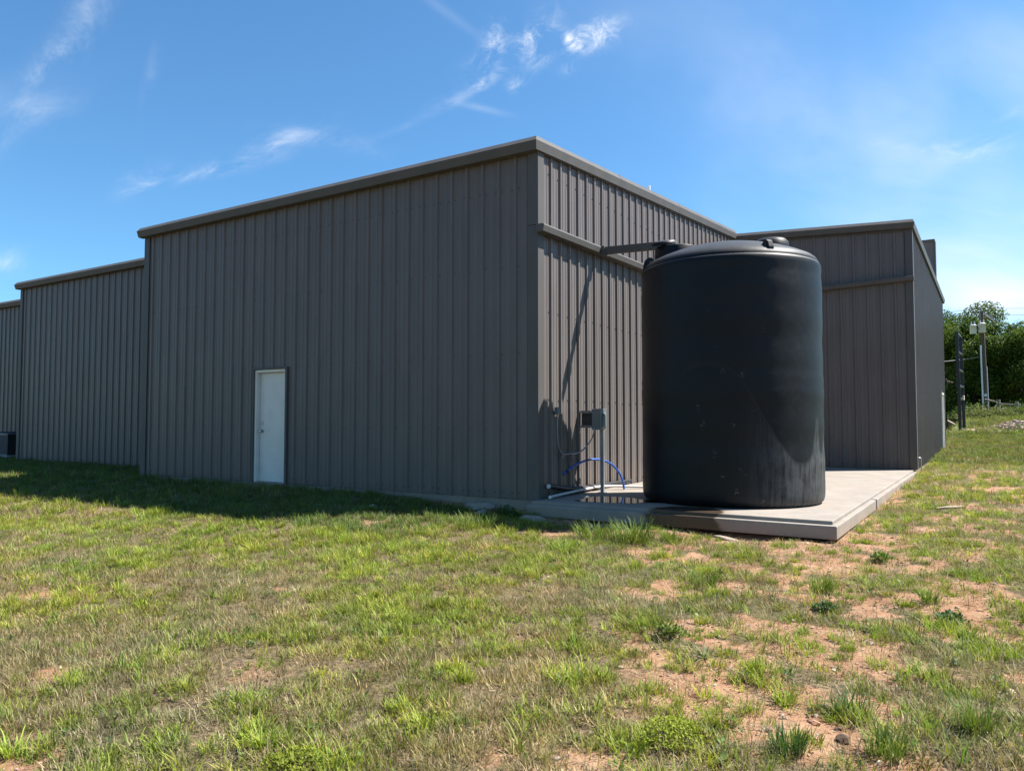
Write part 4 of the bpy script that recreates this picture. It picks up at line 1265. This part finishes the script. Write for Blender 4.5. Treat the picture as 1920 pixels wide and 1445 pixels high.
mound_plant(1258, 1385, 0.17, 0.085, 0.016, 480, M_yel, "low yellow-green weed mound, brightest plant in the foreground", 3)
mound_plant(560, 1440, 0.16, 0.07, 0.018, 320, M_yel, "yellow-green weed patch cut by the bottom edge of the photo", 5)
mound_plant(1257, 1195, 0.10, 0.10, 0.03, 70, M_grn, "dark-based leafy weed in the grass left of the bare soil", 9)
mound_plant(1652, 1052, 0.11, 0.09, 0.034, 80, M_grn, "leafy bright green weed on red soil in front of the slab corner", 11)
mound_plant(950, 972, 0.20, 0.17, 0.035, 160, M_dkg, "dark leafy weed growing against the slab corner of the building", 13)
mound_plant(1548, 1148, 0.09, 0.06, 0.034, 60, M_dkg, "small dark weed beside a grass clump on the bare soil", 15)
mound_plant(1780, 1165, 0.12, 0.05, 0.036, 60, M_dkg, "spreading dark weed below the round grass tuft at right", 17)
mound_plant(690, 968, 0.12, 0.10, 0.05, 34, M_grn, "pale leafy weed on the shadow line left of the slab corner", 19)
tuft_plant(1742, 1130, 120, 0.055, 0.10, 0.19, 0.0055, M_grn, "round spiky grass tuft alone on bare soil at the right", 31)
tuft_plant(1540, 1110, 150, 0.09, 0.12, 0.24, 0.006, M_grn, "tall fan of green grass standing on the red soil below the slab", 33)
tuft_plant(1185, 1016, 260, 0.24, 0.16, 0.36, 0.009, M_grn, "tall bright grass growing against the front of the slab", 35)
tuft_plant(1115, 1010, 170, 0.20, 0.14, 0.30, 0.009, M_grn, "long-bladed grass left of the tallest clump by the slab", 36)
tuft_plant(1262, 1016, 90, 0.14, 0.12, 0.24, 0.008, M_grn, "thin grass sprouting before the wet slab edge", 37)
tuft_plant(1660, 1420, 130, 0.08, 0.12, 0.20, 0.005, M_grn, "dense green tussock near the lower right corner", 39)
tuft_plant(1478, 1410, 120, 0.07, 0.10, 0.18, 0.005, M_dkg, "dark green tussock beside gravelly soil in the foreground", 41)
tuft_plant(1830, 1370, 150, 0.09, 0.12, 0.22, 0.005, M_grn, "bushy green tussock at the right edge of the foreground", 43)
tuft_plant(1590, 1335, 130, 0.08, 0.11, 0.20, 0.005, M_dkg, "flattened dark tussock in the middle of the bare foreground", 45, 0.8)
tuft_plant(1320, 1100, 120, 0.12, 0.12, 0.24, 0.006, M_grn, "bright clump at the left edge of the bare red soil", 47)
tuft_plant(890, 990, 200, 0.24, 0.13, 0.28, 0.008, M_grn, "tall sunny grass just outside the building's shadow", 49)
tuft_plant(300, 965, 120, 0.16, 0.10, 0.20, 0.007, M_yel, "yellow-green grass patch at the left edge of the shadow line", 51)
rt_ = plant_root("thistle_rosette", 1322, 1232, "pale spiky rosette weed flat on the ground", "plant")
arr_mesh("leaves", *blade_arrays(22, 0.02, 0.06, 0.12, 0.017, 1.05, 0.5, 3, 61), M_sil, rt_)

# ------------------------------------------------------------------ broken concrete and rocks
M_rock = concrete_mat("broken_concrete", (0.29, 0.25, 0.21))
def rock(px, py, sx, sy, sz, label, seed, rz=0.0, name="rock", zg=-0.2, mat=None):
    p = on_z(px, py, zg)
    for _ in range(3): p = on_z(px, py, tzs(p.x, p.y))
    bm = bmesh.new(); bmesh.ops.create_icosphere(bm, subdivisions=3, radius=1.0)
    r = np.random.default_rng(seed)
    pl = [(Vector(r.normal(0, 1, 3)).normalized(), r.uniform(0.55, 0.85)) for _ in range(11)]
    for v in bm.verts:
        for (nn, d) in pl:
            q = v.co.dot(nn)
            if q > d: v.co -= nn * (q - d)
        v.co += Vector(r.normal(0, 0.018, 3))
        v.co.x *= sx; v.co.y *= sy; v.co.z *= sz
    me = bpy.data.meshes.new(name); bm.to_mesh(me); bm.free(); me.materials.append(mat or M_rock)
    o = bpy.data.objects.new(name, me); col.objects.link(o)
    o.location = (p.x, p.y, tzs(p.x, p.y) + sz * 0.25); o.rotation_euler = (r.normal(0, 0.1), r.normal(0, 0.1), rz)
    tag(o, label, "rock"); return o
rock(898, 946, 0.27, 0.17, 0.10, "flat broken concrete slab leaning at the foot of the shaded wall", 1, 0.4, "concrete_chunk")
rock(905, 962, 0.11, 0.09, 0.07, "small concrete lump just below the broken slab by the wall", 2, 1.0, "concrete_chunk")
rock(1000, 972, 0.22, 0.10, 0.07, "rounded concrete spill under the corner of the building", 3, 0.1, "concrete_chunk")
rock(1146, 978, 0.09, 0.07, 0.06, "pale stone lying against the front of the slab", 4, 0.3)
rock(1362, 1012, 0.20, 0.06, 0.03, "flat pale stone lying on soil at the slab foot", 5, -0.15)
rock(1785, 951, 0.36, 0.10, 0.03, "long flat pale stone half buried right of the slab", 6, 0.9)
rock(1755, 892, 0.5, 0.10, 0.025, "flat stone near the building corner on the right", 7, 1.1)
rock(700, 950, 0.07, 0.05, 0.05, "pale stone in the shaded grass below the long wall", 8, 0.2)
rock(1580, 1389, 0.035, 0.03, 0.028, "dark brown clod on the gravelly foreground soil", 9, 0.2, "rock", -0.38, simple_mat("dark_clod", (0.09, 0.055, 0.035), 0.95, 0.3, 30))
rock(1572, 1369, 0.02, 0.018, 0.015, "smaller dark clod just above the largest one", 10, 0.9, "rock", -0.38, bpy.data.materials["dark_clod"])
rock(1525, 1355, 0.05, 0.025, 0.02, "reddish clod in the lower right foreground", 11, -0.5, "rock", -0.38, simple_mat("red_clod", (0.38, 0.19, 0.11), 0.95, 0.3, 30))
rock(1045, 1424, 0.022, 0.018, 0.014, "whitish pebble near the bottom edge of the photo", 12, 0.4, "rock", -0.38)
rock(1780, 1145, 0.03, 0.022, 0.016, "whitish pebble on bare soil by the round tuft", 13, 0.4, "rock", -0.33)

# ------------------------------------------------------------------ trees
def bark_mat(name, c): return simple_mat(name, c, 0.9, 0.3, 8, bump_s=0.6, bump_scale=20)
M_bark = bark_mat("tree_bark", (0.09, 0.07, 0.055))
def make_tree(px, base_py, D, height, width, label, seed, colour, n_leaf=26000, leaf=0.24, skirt=0.18, group="trees behind the field", name="oak_tree"):
    r = np.random.default_rng(seed)
    p = at_dist(px, base_py, D)
    z0 = tzs(p.x, p.y)
    root = empty(name, (p.x, p.y, z0)); tag(root, label, "tree", group)
    mb = MB()
    top = Vector((r.normal(0, 0.3), r.normal(0, 0.3), height * 0.55))
    mb.tube([(0, 0, -0.2), (0.05, 0, height * 0.12), (top.x * 0.5, top.y * 0.5, height * 0.3), top], [height * 0.045, height * 0.035, height * 0.027, height * 0.015], 10)
    # clump centres
    ncl = 34
    cen = []
    while len(cen) < ncl:
        q = r.uniform(-1, 1, 3)
        if np.dot(q, q) > 1: continue
        rad = np.linalg.norm(q)
        if rad < 0.35 and r.random() < 0.6: continue
        zc = height * (skirt + (1 - skirt) * (q[2] * 0.5 + 0.5))
        prof_w = math.sin(math.pi * min(1, max(0.0, (zc / height - skirt * 0.6) / (1.12 - skirt * 0.6)))) ** 0.55
        cen.append((q[0] * width * 0.5 * prof_w, q[1] * width * 0.5 * prof_w, zc * 0.95))
    for i in range(22):
        c = cen[i]; s0 = Vector((top.x * 0.6, top.y * 0.6, height * r.uniform(0.15, 0.45)))
        e = Vector(c); mid = s0.lerp(e, 0.5) + Vector((0, 0, height * 0.04))
        mb.tube([s0, mid, e], [height * 0.014, height * 0.009, height * 0.003], 6, False)
    build_at(mb, "trunk", M_bark, root)
    cen = np.array(cen)
    rad = r.uniform(0.08, 0.19, ncl) * width
    k = r.choice(ncl, n_leaf, p=rad ** 2 / (rad ** 2).sum())
    d = r.normal(0, 1, (n_leaf, 3)); d /= np.linalg.norm(d, axis=1)[:, None]
    rr_ = rad[k] * r.random(n_leaf) ** 0.25
    lump = 0.8 + 0.35 * r.random(n_leaf)
    pos = cen[k] + d * (rr_ * lump)[:, None] * np.array([1, 1, 0.72])
    nrm = d * 0.7 + r.normal(0, 0.75, (n_leaf, 3)) + np.array([0, 0, 0.45]); nrm /= np.linalg.norm(nrm, axis=1)[:, None]
    t = np.cross(nrm, r.normal(0, 1, (n_leaf, 3))); t /= np.linalg.norm(t, axis=1)[:, None]
    bt = np.cross(nrm, t)
    L = leaf * r.uniform(0.6, 1.35, n_leaf)
    v = np.stack([pos - t * (L * 0.5)[:, None], pos + bt * (L * 0.33)[:, None] + nrm * (L * 0.1)[:, None], pos + t * (L * 0.5)[:, None], pos - bt * (L * 0.33)[:, None] + nrm * (L * 0.1)[:, None]], 1).reshape(-1, 3)
    me = np_mesh("crown", v, np.arange(n_leaf * 4), 4, tree_leaf(colour))
    a = me.attributes.new('shade', 'FLOAT', 'POINT'); a.data.foreach_set('value', np.repeat(r.random(n_leaf), 4).astype(np.float32))
    o = bpy.data.objects.new("crown", me); col.objects.link(o); o.parent = root
    return root
_tl = {}
def tree_leaf(c):
    if c in _tl: return _tl[c]
    m, nt, b = new_mat("tree_leaf")
    f = nt.node('ShaderNodeAttribute', attribute_name='shade').outputs['Fac']
    cc = nt.mix(f, [v * 0.65 for v in c], [v * 1.35 for v in c])
    nt.put(b.inputs['Base Color'], cc); b.inputs['Roughness'].default_value = 0.6; b.inputs['Specular IOR Level'].default_value = 0.08
    tr = nt.node('ShaderNodeBsdfTranslucent'); nt.put(tr.inputs['Color'], nt.mix(1.0, cc, (1.2, 1.3, 0.5), 'MULTIPLY'))
    mx = nt.node('ShaderNodeMixShader'); mx.inputs[0].default_value = 0.3
    nt.l.new(b.outputs[0], mx.inputs[1]); nt.l.new(tr.outputs[0], mx.inputs[2]); nt.l.new(mx.outputs[0], nt.n['Material Output'].inputs['Surface'])
    _tl[c] = m; return m
LEAF = (0.070, 0.105, 0.019)
make_tree(1812, 770, 92, 13.6, 12.5, "big dark oak directly behind the utility pole", 71, LEAF, 60000, 0.20, 0.10)
make_tree(1766, 768, 96, 13.4, 10.0, "oak half hidden behind the building's far corner", 72, (0.064, 0.098, 0.018), 34000, 0.20, 0.24)
make_tree(1915, 768, 88, 8.9, 11.0, "rounded oak at the right edge of the photo", 73, (0.074, 0.110, 0.020), 52000, 0.20, 0.08)
make_tree(2040, 768, 95, 10.0, 12.0, "oak outside the right edge, next to the rounded one", 74, LEAF, 18000, 0.28, 0.08)
make_tree(1789, 766, 190, 7.0, 8.0, "small pale tree far off under the big oak's crown", 75, (0.10, 0.15, 0.05), 5000, 0.3, 0.15, "far trees on the horizon", "distant_tree")
make_tree(1776, 766, 230, 9.0, 9.0, "distant tree next to the barn", 76, (0.09, 0.14, 0.05), 5000, 0.34, 0.1, "far trees on the horizon", "distant_tree")
make_tree(1806, 766, 210, 5.0, 12.0, "low distant tree between sign frame and pole", 77, (0.07, 0.12, 0.045), 6000, 0.34, 0.05, "far trees on the horizon", "distant_tree")
make_tree(1875, 766, 120, 7.0, 16.0, "bushy understorey tree behind the fence", 78, (0.028, 0.046, 0.012), 14000, 0.3, 0.02)
make_tree(1950, 766, 118, 7.0, 16.0, "bushy understorey tree behind the rounded oak", 79, (0.028, 0.046, 0.012), 12000, 0.3, 0.02)

# ------------------------------------------------------------------ utility pole and lines
M_wood = simple_mat("weathered_pole_wood", (0.095, 0.068, 0.05), 0.9, 0.3, 12, bump_s=0.5, bump_scale=60)
M_can = simple_mat("pale_grey_transformer", (0.60, 0.62, 0.64), 0.4, 0.06)
M_wire = simple_mat("wire", (0.18, 0.18, 0.18), 0.5)
DP = 75.0
pb_ = at_dist(1849, 771, DP); pz = tzs(pb_.x, pb_.y)
pt_ = at_dist(1840.5, 583, DP)
pole = empty("utility_pole", (pb_.x, pb_.y, pz)); tag(pole, "wooden utility pole with two pale transformers before the oaks", "utility pole")
lean = Vector((pt_.x - pb_.x, pt_.y - pb_.y, pt_.z - pz))
def along(t): return lean * t
mb = MB(); mb.tube([(0, 0, -0.5), lean * 0.5, lean], [0.22, 0.18, 0.14], 12); build_at(mb, "pole", M_wood, pole)
rv = Vector((RT.x, RT.y, 0)); # sideways in the picture
S = DP / 1417.0
def can(dx, t, r, h):
    c = along(t) + rv * dx * S + Vector((0.0, -0.32, 0))
    mb = MB(); mb.lathe([(0.001, 0), (r * 0.9, 0), (r, 0.03), (r, h - 0.05), (r * 1.06, h - 0.05), (r * 1.06, h), (r * 0.6, h + 0.06), (0.001, h + 0.07)], 20, tuple(c))
    o = build_at(mb, "transformer", M_can, pole)
    for s in (-0.12, 0.12):
        mb = MB(); mb.tube([c + Vector((s, 0, h + 0.05)), c + Vector((s, 0, h + 0.18)), c + Vector((s, 0, h + 0.34))], [0.05, 0.04, 0.02], 8); build_at(mb, "bushing", simple_mat("porcelain", (0.5, 0.52, 0.55), 0.3) if "porcelain" not in bpy.data.materials else bpy.data.materials["porcelain"], o)
    mb = MB(); mb.tube([c + Vector((0, 0, h * 0.5)), along(t) + Vector((0, 0, h * 0.5))], 0.05, 6); build_at(mb, "bracket", M_galv, o)
tcan = (771 - 624) / (771 - 583.0)
can(-15.0, tcan - 0.012, 0.25, 0.72)
can(-0.5, tcan, 0.27, 0.76)
mb = MB(); mb.tube([rv * -4.2 * S + Vector((0, -0.2, 0)), along(0.66) + rv * -4.0 * S + Vector((0, -0.2, 0))], 0.06, 8); build_at(mb, "riser_conduit", M_can, pole)
mb = MB(); mb.tube([rv * 4.2 * S + Vector((0, -0.15, 0)), along(0.45) + rv * 4.2 * S + Vector((0, -0.15, 0))], 0.035, 8); build_at(mb, "riser_conduit", M_can, pole)
mb = MB(); c = along(0.97)
mb.tube([c, c + rv * 12 * S + Vector((0, 1.2, -0.25)), c + rv * 18 * S + Vector((0, 2.4, -0.35))], 0.06, 6); arm = build_at(mb, "crossarm", M_wood, pole)
for k in range(5):
    q = c + rv * (5 + 3.0 * k) * S + Vector((0, 0.3 + 0.5 * k, -0.1 - 0.05 * k))
    mb = MB(); mb.tube([q, q + Vector((0, 0, 0.32))], [0.05, 0.025], 6); build_at(mb, "insulator", M_galv, arm)
mb = MB(); q = along(1.0); mb.tube([q, q + Vector((0, 0, 0.3))], [0.06, 0.03], 8); build_at(mb, "insulator", bpy.data.materials["porcelain"], pole)
mb = MB(); q = along(0.96) + rv * -2.5 * S; mb.tube([q + Vector((0, 0, -0.3)), q + Vector((0, 0, 0.35))], 0.04, 6); build_at(mb, "cutout", M_galv, pole)
mb = MB(); mb.box((-0.1, -0.30, 1.35), (0.1, -0.27, 1.55)); build_at(mb, "tag_plate", M_can, pole)

def wire(pA, pB, sag, label, r=0.016):
    pA, pB = Vector(pA), Vector(pB)
    pts = [pA.lerp(pB, t) - Vector((0, 0, sag * 4 * t * (1 - t))) for t in np.linspace(0, 1, 15)]
    mb = MB(); mb.tube([tuple(q) for q in pts], r, 5, False)
    o = mb.build("power_line", M_wire); tag(o, label, "power line", "overhead lines on the utility pole")
top_w = Vector((pb_.x, pb_.y, pz)) + lean
wire(at_dist(1560, 600, 90), top_w + Vector((0, 0, 0.3)), 0.3, "uppermost overhead wire running left from the pole top")
wire(top_w + Vector((0, 0, 0.3)), at_dist(2100, 560, 66), 0.3, "uppermost overhead wire running right from the pole top")
wire(at_dist(1560, 606, 92), top_w + Vector((0.15, 0.6, -0.1)), 0.3, "second overhead wire just below the uppermost on the left")
wire(top_w + Vector((0.3, 1.2, -0.2)), at_dist(2100, 570, 68), 0.3, "second overhead wire running right below the uppermost")
wire(at_dist(1640, 680, 70), Vector((pb_.x, pb_.y, pz)) + along(0.55), 0.25, "low service wire crossing the oaks left of the pole", 0.028)

# ------------------------------------------------------------------ tall black sign frame
DS = 45.0
M_blk = simple_mat("black_sign_steel", (0.016, 0.016, 0.018), 0.4)
sb = at_dist(1801, 811, DS); sz = tzs(sb.x, sb.y)
stp = at_dist(1791.5, 622, DS)
sign = empty("sign_frame", (sb.x, sb.y, sz)); tag(sign, "tall empty black steel sign frame seen edge-on beyond the building", "sign frame")
HS = stp.z - sz
dv = Vector((0.045, 1.0, 0)).normalized()
leanS = Vector((stp.x - sb.x, stp.y - sb.y, 0)) * 0.55
def post_(off, h, name="post"):
    mb = MB(); a = 0.075
    mb.prism([(off.x - a, off.y - a, 0), (off.x + a, off.y - a, 0), (off.x + a, off.y + a, 0), (off.x - a, off.y + a, 0)], (0, 0, -0.3), (leanS.x, leanS.y, h))
    return build_at(mb, name, M_blk, sign)
post_(Vector((0, 0, 0)), HS); post_(dv * 2.4, HS)
for t in (0.02, 0.33, 0.46, 0.62, 0.80, 0.985):
    q = leanS * t + Vector((0, 0, HS * t))
    mb = MB(); mb.tube([q + dv * 0.1, q + dv * 2.3], 0.07, 6); build_at(mb, "rail", M_blk, sign)
mb = MB(); q = Vector((0, 0, HS * 0.345)); mb.prism([(0.02, 0.5, -0.1), (0.10, 0.5, -0.1), (0.10, 0.5, 0.14), (0.02, 0.5, 0.14)], q + dv * 1.1, q + dv * 1.5); build_at(mb, "plate", simple_mat("tan_plate", (0.45, 0.38, 0.3), 0.8), sign)

# ------------------------------------------------------------------ fence, rubble, weeds, barn, trailer in the distance
M_fw = simple_mat("grey_fence_wood", (0.20, 0.17, 0.14), 0.9, 0.3, 10)
DF = 71.0
f1 = at_dist(1872, 768, DF); f2 = at_dist(1907, 773, DF - 2); f3 = at_dist(1962, 773, DF - 4)
fence = empty("fence", (f1.x, f1.y, tzs(f1.x, f1.y))); tag(fence, "grey wooden post-and-rail fence below the oaks", "fence")
tops = []
for (q, hh, rr_) in ((f1, 1.15, 0.16), (f2, 1.05, 0.13), (f3, 1.05, 0.13)):
    z = tzs(q.x, q.y); v = Vector((q.x - f1.x, q.y - f1.y, z - fence.location.z))
    mb = MB(); mb.tube([v + Vector((0, 0, -0.3)), v + Vector((0, 0, hh))], [rr_, rr_ * 0.9], 8); build_at(mb, "post", M_fw, fence); tops.append(v + Vector((0, 0, hh * 0.72)))
for i in range(2):
    mb = MB(); mb.tube([tops[i], tops[i + 1]], 0.055, 6); build_at(mb, "rail", M_fw, fence)
mb = MB(); mb.tube([tops[0] + Vector((-0.9, 0, 0.35)), tops[0] + Vector((0, 0, 0.1))], 0.07, 6); build_at(mb, "rail", M_fw, fence)

# weeds heap between sign and fence
def bush(px, py, D, rad, hgt, n, leaf, colour, label, seed, name="shrub"):
    r = np.random.default_rng(seed); p = at_dist(px, py, D); z = tzs(p.x, p.y)
    root = empty(name, (p.x, p.y, z)); tag(root, label, "shrub")
    q = r.normal(0, 0.45, (n, 3)); hh = np.abs(q[:, 2]) * hgt * np.exp(-(q[:, 0] ** 2) * 0.8)
    pos = np.stack([q[:, 0] * rad * RT.x - q[:, 1] * rad * 0.5 * RT.y, q[:, 0] * rad * RT.y + q[:, 1] * rad * 0.5 * RT.x, hh], 1)
    nrm = r.normal(0, 1, (n, 3)); nrm /= np.linalg.norm(nrm, axis=1)[:, None]
    t = np.cross(nrm, r.normal(0, 1, (n, 3))); t /= np.linalg.norm(t, axis=1)[:, None]; bt = np.cross(nrm, t); L = leaf * r.uniform(0.6, 1.5, n)
    v = np.stack([pos - t * L[:, None] * 0.6, pos + bt * L[:, None] * 0.2, pos + t * L[:, None] * 0.6, pos - bt * L[:, None] * 0.2], 1).reshape(-1, 3)
    me = np_mesh("foliage", v, np.arange(n * 4), 4, tree_leaf(colour)); a = me.attributes.new('shade', 'FLOAT', 'POINT'); a.data.foreach_set('value', np.repeat(r.random(n), 4).astype(np.float32))
    o = bpy.data.objects.new("foliage", me); col.objects.link(o); o.parent = root
    mb = MB()
    for i in range(10):
        x_ = r.normal(0, 0.4) * rad; mb.tube([(x_ * RT.x, x_ * RT.y, -0.05), (x_ * RT.x * 1.1, x_ * RT.y * 1.1, hgt * 0.5)], 0.015, 4, False)
    build_at(mb, "stem", M_stem, root)
bush(1836, 783, 62, 1.7, 0.95, 1900, 0.13, (0.15, 0.16, 0.07), "pale feathery weeds around the foot of the utility pole", 81)
bush(1880, 781, 63, 1.6, 0.8, 1500, 0.13, (0.13, 0.145, 0.06), "feathery weeds in front of the fence post", 82)
bush(1918, 775, 66, 1.6, 0.9, 1700, 0.14, (0.09, 0.12, 0.04), "taller green weeds at the right end of the fence", 83)
bush(1914, 797, 46, 0.5, 0.32, 500, 0.10, (0.10, 0.17, 0.03), "small green weed on the rubble heap", 84)
bush(1820, 781, 70, 1.5, 0.8, 1600, 0.18, (0.045, 0.075, 0.02), "dark brush below the oaks left of the pole", 85)

# rubble heap: a mound with loose limestone pieces
rb = at_dist(1893, 800, 47)
rub = empty("rubble_heap", (rb.x, rb.y, tzs(rb.x, rb.y))); tag(rub, "low heap of pale rubble and soil in the right-hand field", "rubble heap")
M_rub = simple_mat("rubble_soil", (0.26, 0.185, 0.12), 0.95, 0.35, 4, bump_s=0.8, bump_scale=12)
M_lime = simple_mat("limestone_rubble", (0.42, 0.325, 0.245), 0.9, 0.25, 5)
r = np.random.default_rng(5)
nn = 34; vv = []; ff = []
def rub_h(u, v):
    return 0.45 * math.exp(-((u - 0.45) / 0.9) ** 2 - (v / 1.1) ** 2) + 0.16 * math.exp(-((u + 1.0) / 0.9) ** 2 - ((v + 0.6) / 0.9) ** 2)
for i in range(nn):
    for j in range(nn):
        u = -2.4 + 5.2 * i / (nn - 1); v = -2.2 + 4.4 * j / (nn - 1)
        vv.append((RT.x * u - RT.y * v, RT.y * u + RT.x * v, rub_h(u, v) * r.uniform(0.8, 1.2) - 0.06 + 0.03 * v * 0))
for i in range(nn - 1):
    for j in range(nn - 1):
        ff.append((i * nn + j, (i + 1) * nn + j, (i + 1) * nn + j + 1, i * nn + j + 1))
mb = MB(); mb.add(vv, ff); build_at(mb, "mound", M_rub, rub)
mb = MB()
for k in range(420):
    u = r.normal(0.1, 0.85); v = r.normal(-0.3, 0.8); s = abs(r.normal(0.03, 0.03)) + 0.012
    c = Vector((RT.x * u - RT.y * v, RT.y * u + RT.x * v, rub_h(u, v) + s * 0.1))
    vs8 = [c + Vector(((a - 0.5) * 2 * s * r.uniform(0.6, 1.5), (b_ - 0.5) * 2 * s * r.uniform(0.6, 1.5), (cc - 0.4) * s * r.uniform(0.7, 1.4))) for cc in (0, 1) for b_ in (0, 1) for a in (0, 1)]
    mb.add(vs8, [(0, 2, 3, 1), (4, 5, 7, 6), (0, 1, 5, 4), (1, 3, 7, 5), (3, 2, 6, 7), (2, 0, 4, 6)])
o = build_at(mb, "rubble", M_lime, rub); o["kind"] = "stuff"
# spoil at the sign foot
mb = MB()
for k in range(60):
    q = r.normal(0, 0.35, 2); s = abs(r.normal(0.05, 0.03)) + 0.015; c = Vector((0.5 + q[0], 0.0 + q[1], 0.02))
    vs8 = [c + Vector(((a - 0.5) * 2 * s * r.uniform(0.6, 1.5), (b_ - 0.5) * 2 * s * r.uniform(0.6, 1.5), (cc - 0.4) * s)) for cc in (0, 1) for b_ in (0, 1) for a in (0, 1)]
    mb.add(vs8, [(0, 2, 3, 1), (4, 5, 7, 6), (0, 1, 5, 4), (1, 3, 7, 5), (3, 2, 6, 7), (2, 0, 4, 6)])
mb2 = MB(); mb2.lathe([(0.75, -0.05), (0.55, 0.05), (0.25, 0.14), (0.001, 0.17)], 14, (0.45, 0.1, 0))
sp_ = empty("soil_heap", (sb.x, sb.y, sz)); tag(sp_, "small pale soil heap at the foot of the black sign frame", "soil heap")
build_at(mb2, "mound", M_rub, sp_); o = build_at(mb, "clods", M_lime, sp_); o["kind"] = "stuff"

# barn edge and parked trailer far off
bq = at_dist(1770, 779, 105); bz_ = tzs(bq.x, bq.y)
barn = empty("barn", (bq.x, bq.y, bz_)); tag(barn, "small brown barn far behind the building's right corner", "barn")
M_barn = simple_mat("brown_barn_boards", (0.16, 0.12, 0.09), 0.9, 0.25)
mb = MB(); mb.prism([(-2.2, 0, -0.3), (0.85, 0, -0.3), (0.85, 0, 0.95), (-0.7, 0, 1.9), (-2.2, 0, 0.95)], (0, 0, 0), (0, 5, 0)); build_at(mb, "wall", M_barn, barn)
mb = MB(); mb.prism([(-0.7, 0, 1.9), (1.05, 0, 0.80), (1.05, 0, 0.90), (-0.7, 0, 2.0)], (0, -0.2, 0), (0, 5.2, 0)); build_at(mb, "roof", simple_mat("rusty_roof", (0.18, 0.13, 0.11), 0.7), barn)
tq = at_dist(1808, 779, 92); tz_ = tzs(tq.x, tq.y)
tr_ = empty("trailer", (tq.x, tq.y, tz_)); tag(tr_, "small pale trailer parked far off in the shade under the oaks", "trailer")
mb = MB(); mb.box((-0.5, 0, 0.28), (0.5, 1.8, 0.80)); build_at(mb, "body", simple_mat("trailer_paint", (0.42, 0.46, 0.50), 0.4), tr_, 0.05)
mb = MB(); mb.box((-0.42, -0.012, 0.55), (0.42, 0.0, 0.74)); build_at(mb, "window", M_black, tr_)
for s in (-0.42, 0.42):
    mb = MB(); mb.tube([(s - 0.06, 0.5, 0.19), (s + 0.06, 0.5, 0.19)], 0.19, 12); w_ = build_at(mb, "wheel", M_black, tr_)
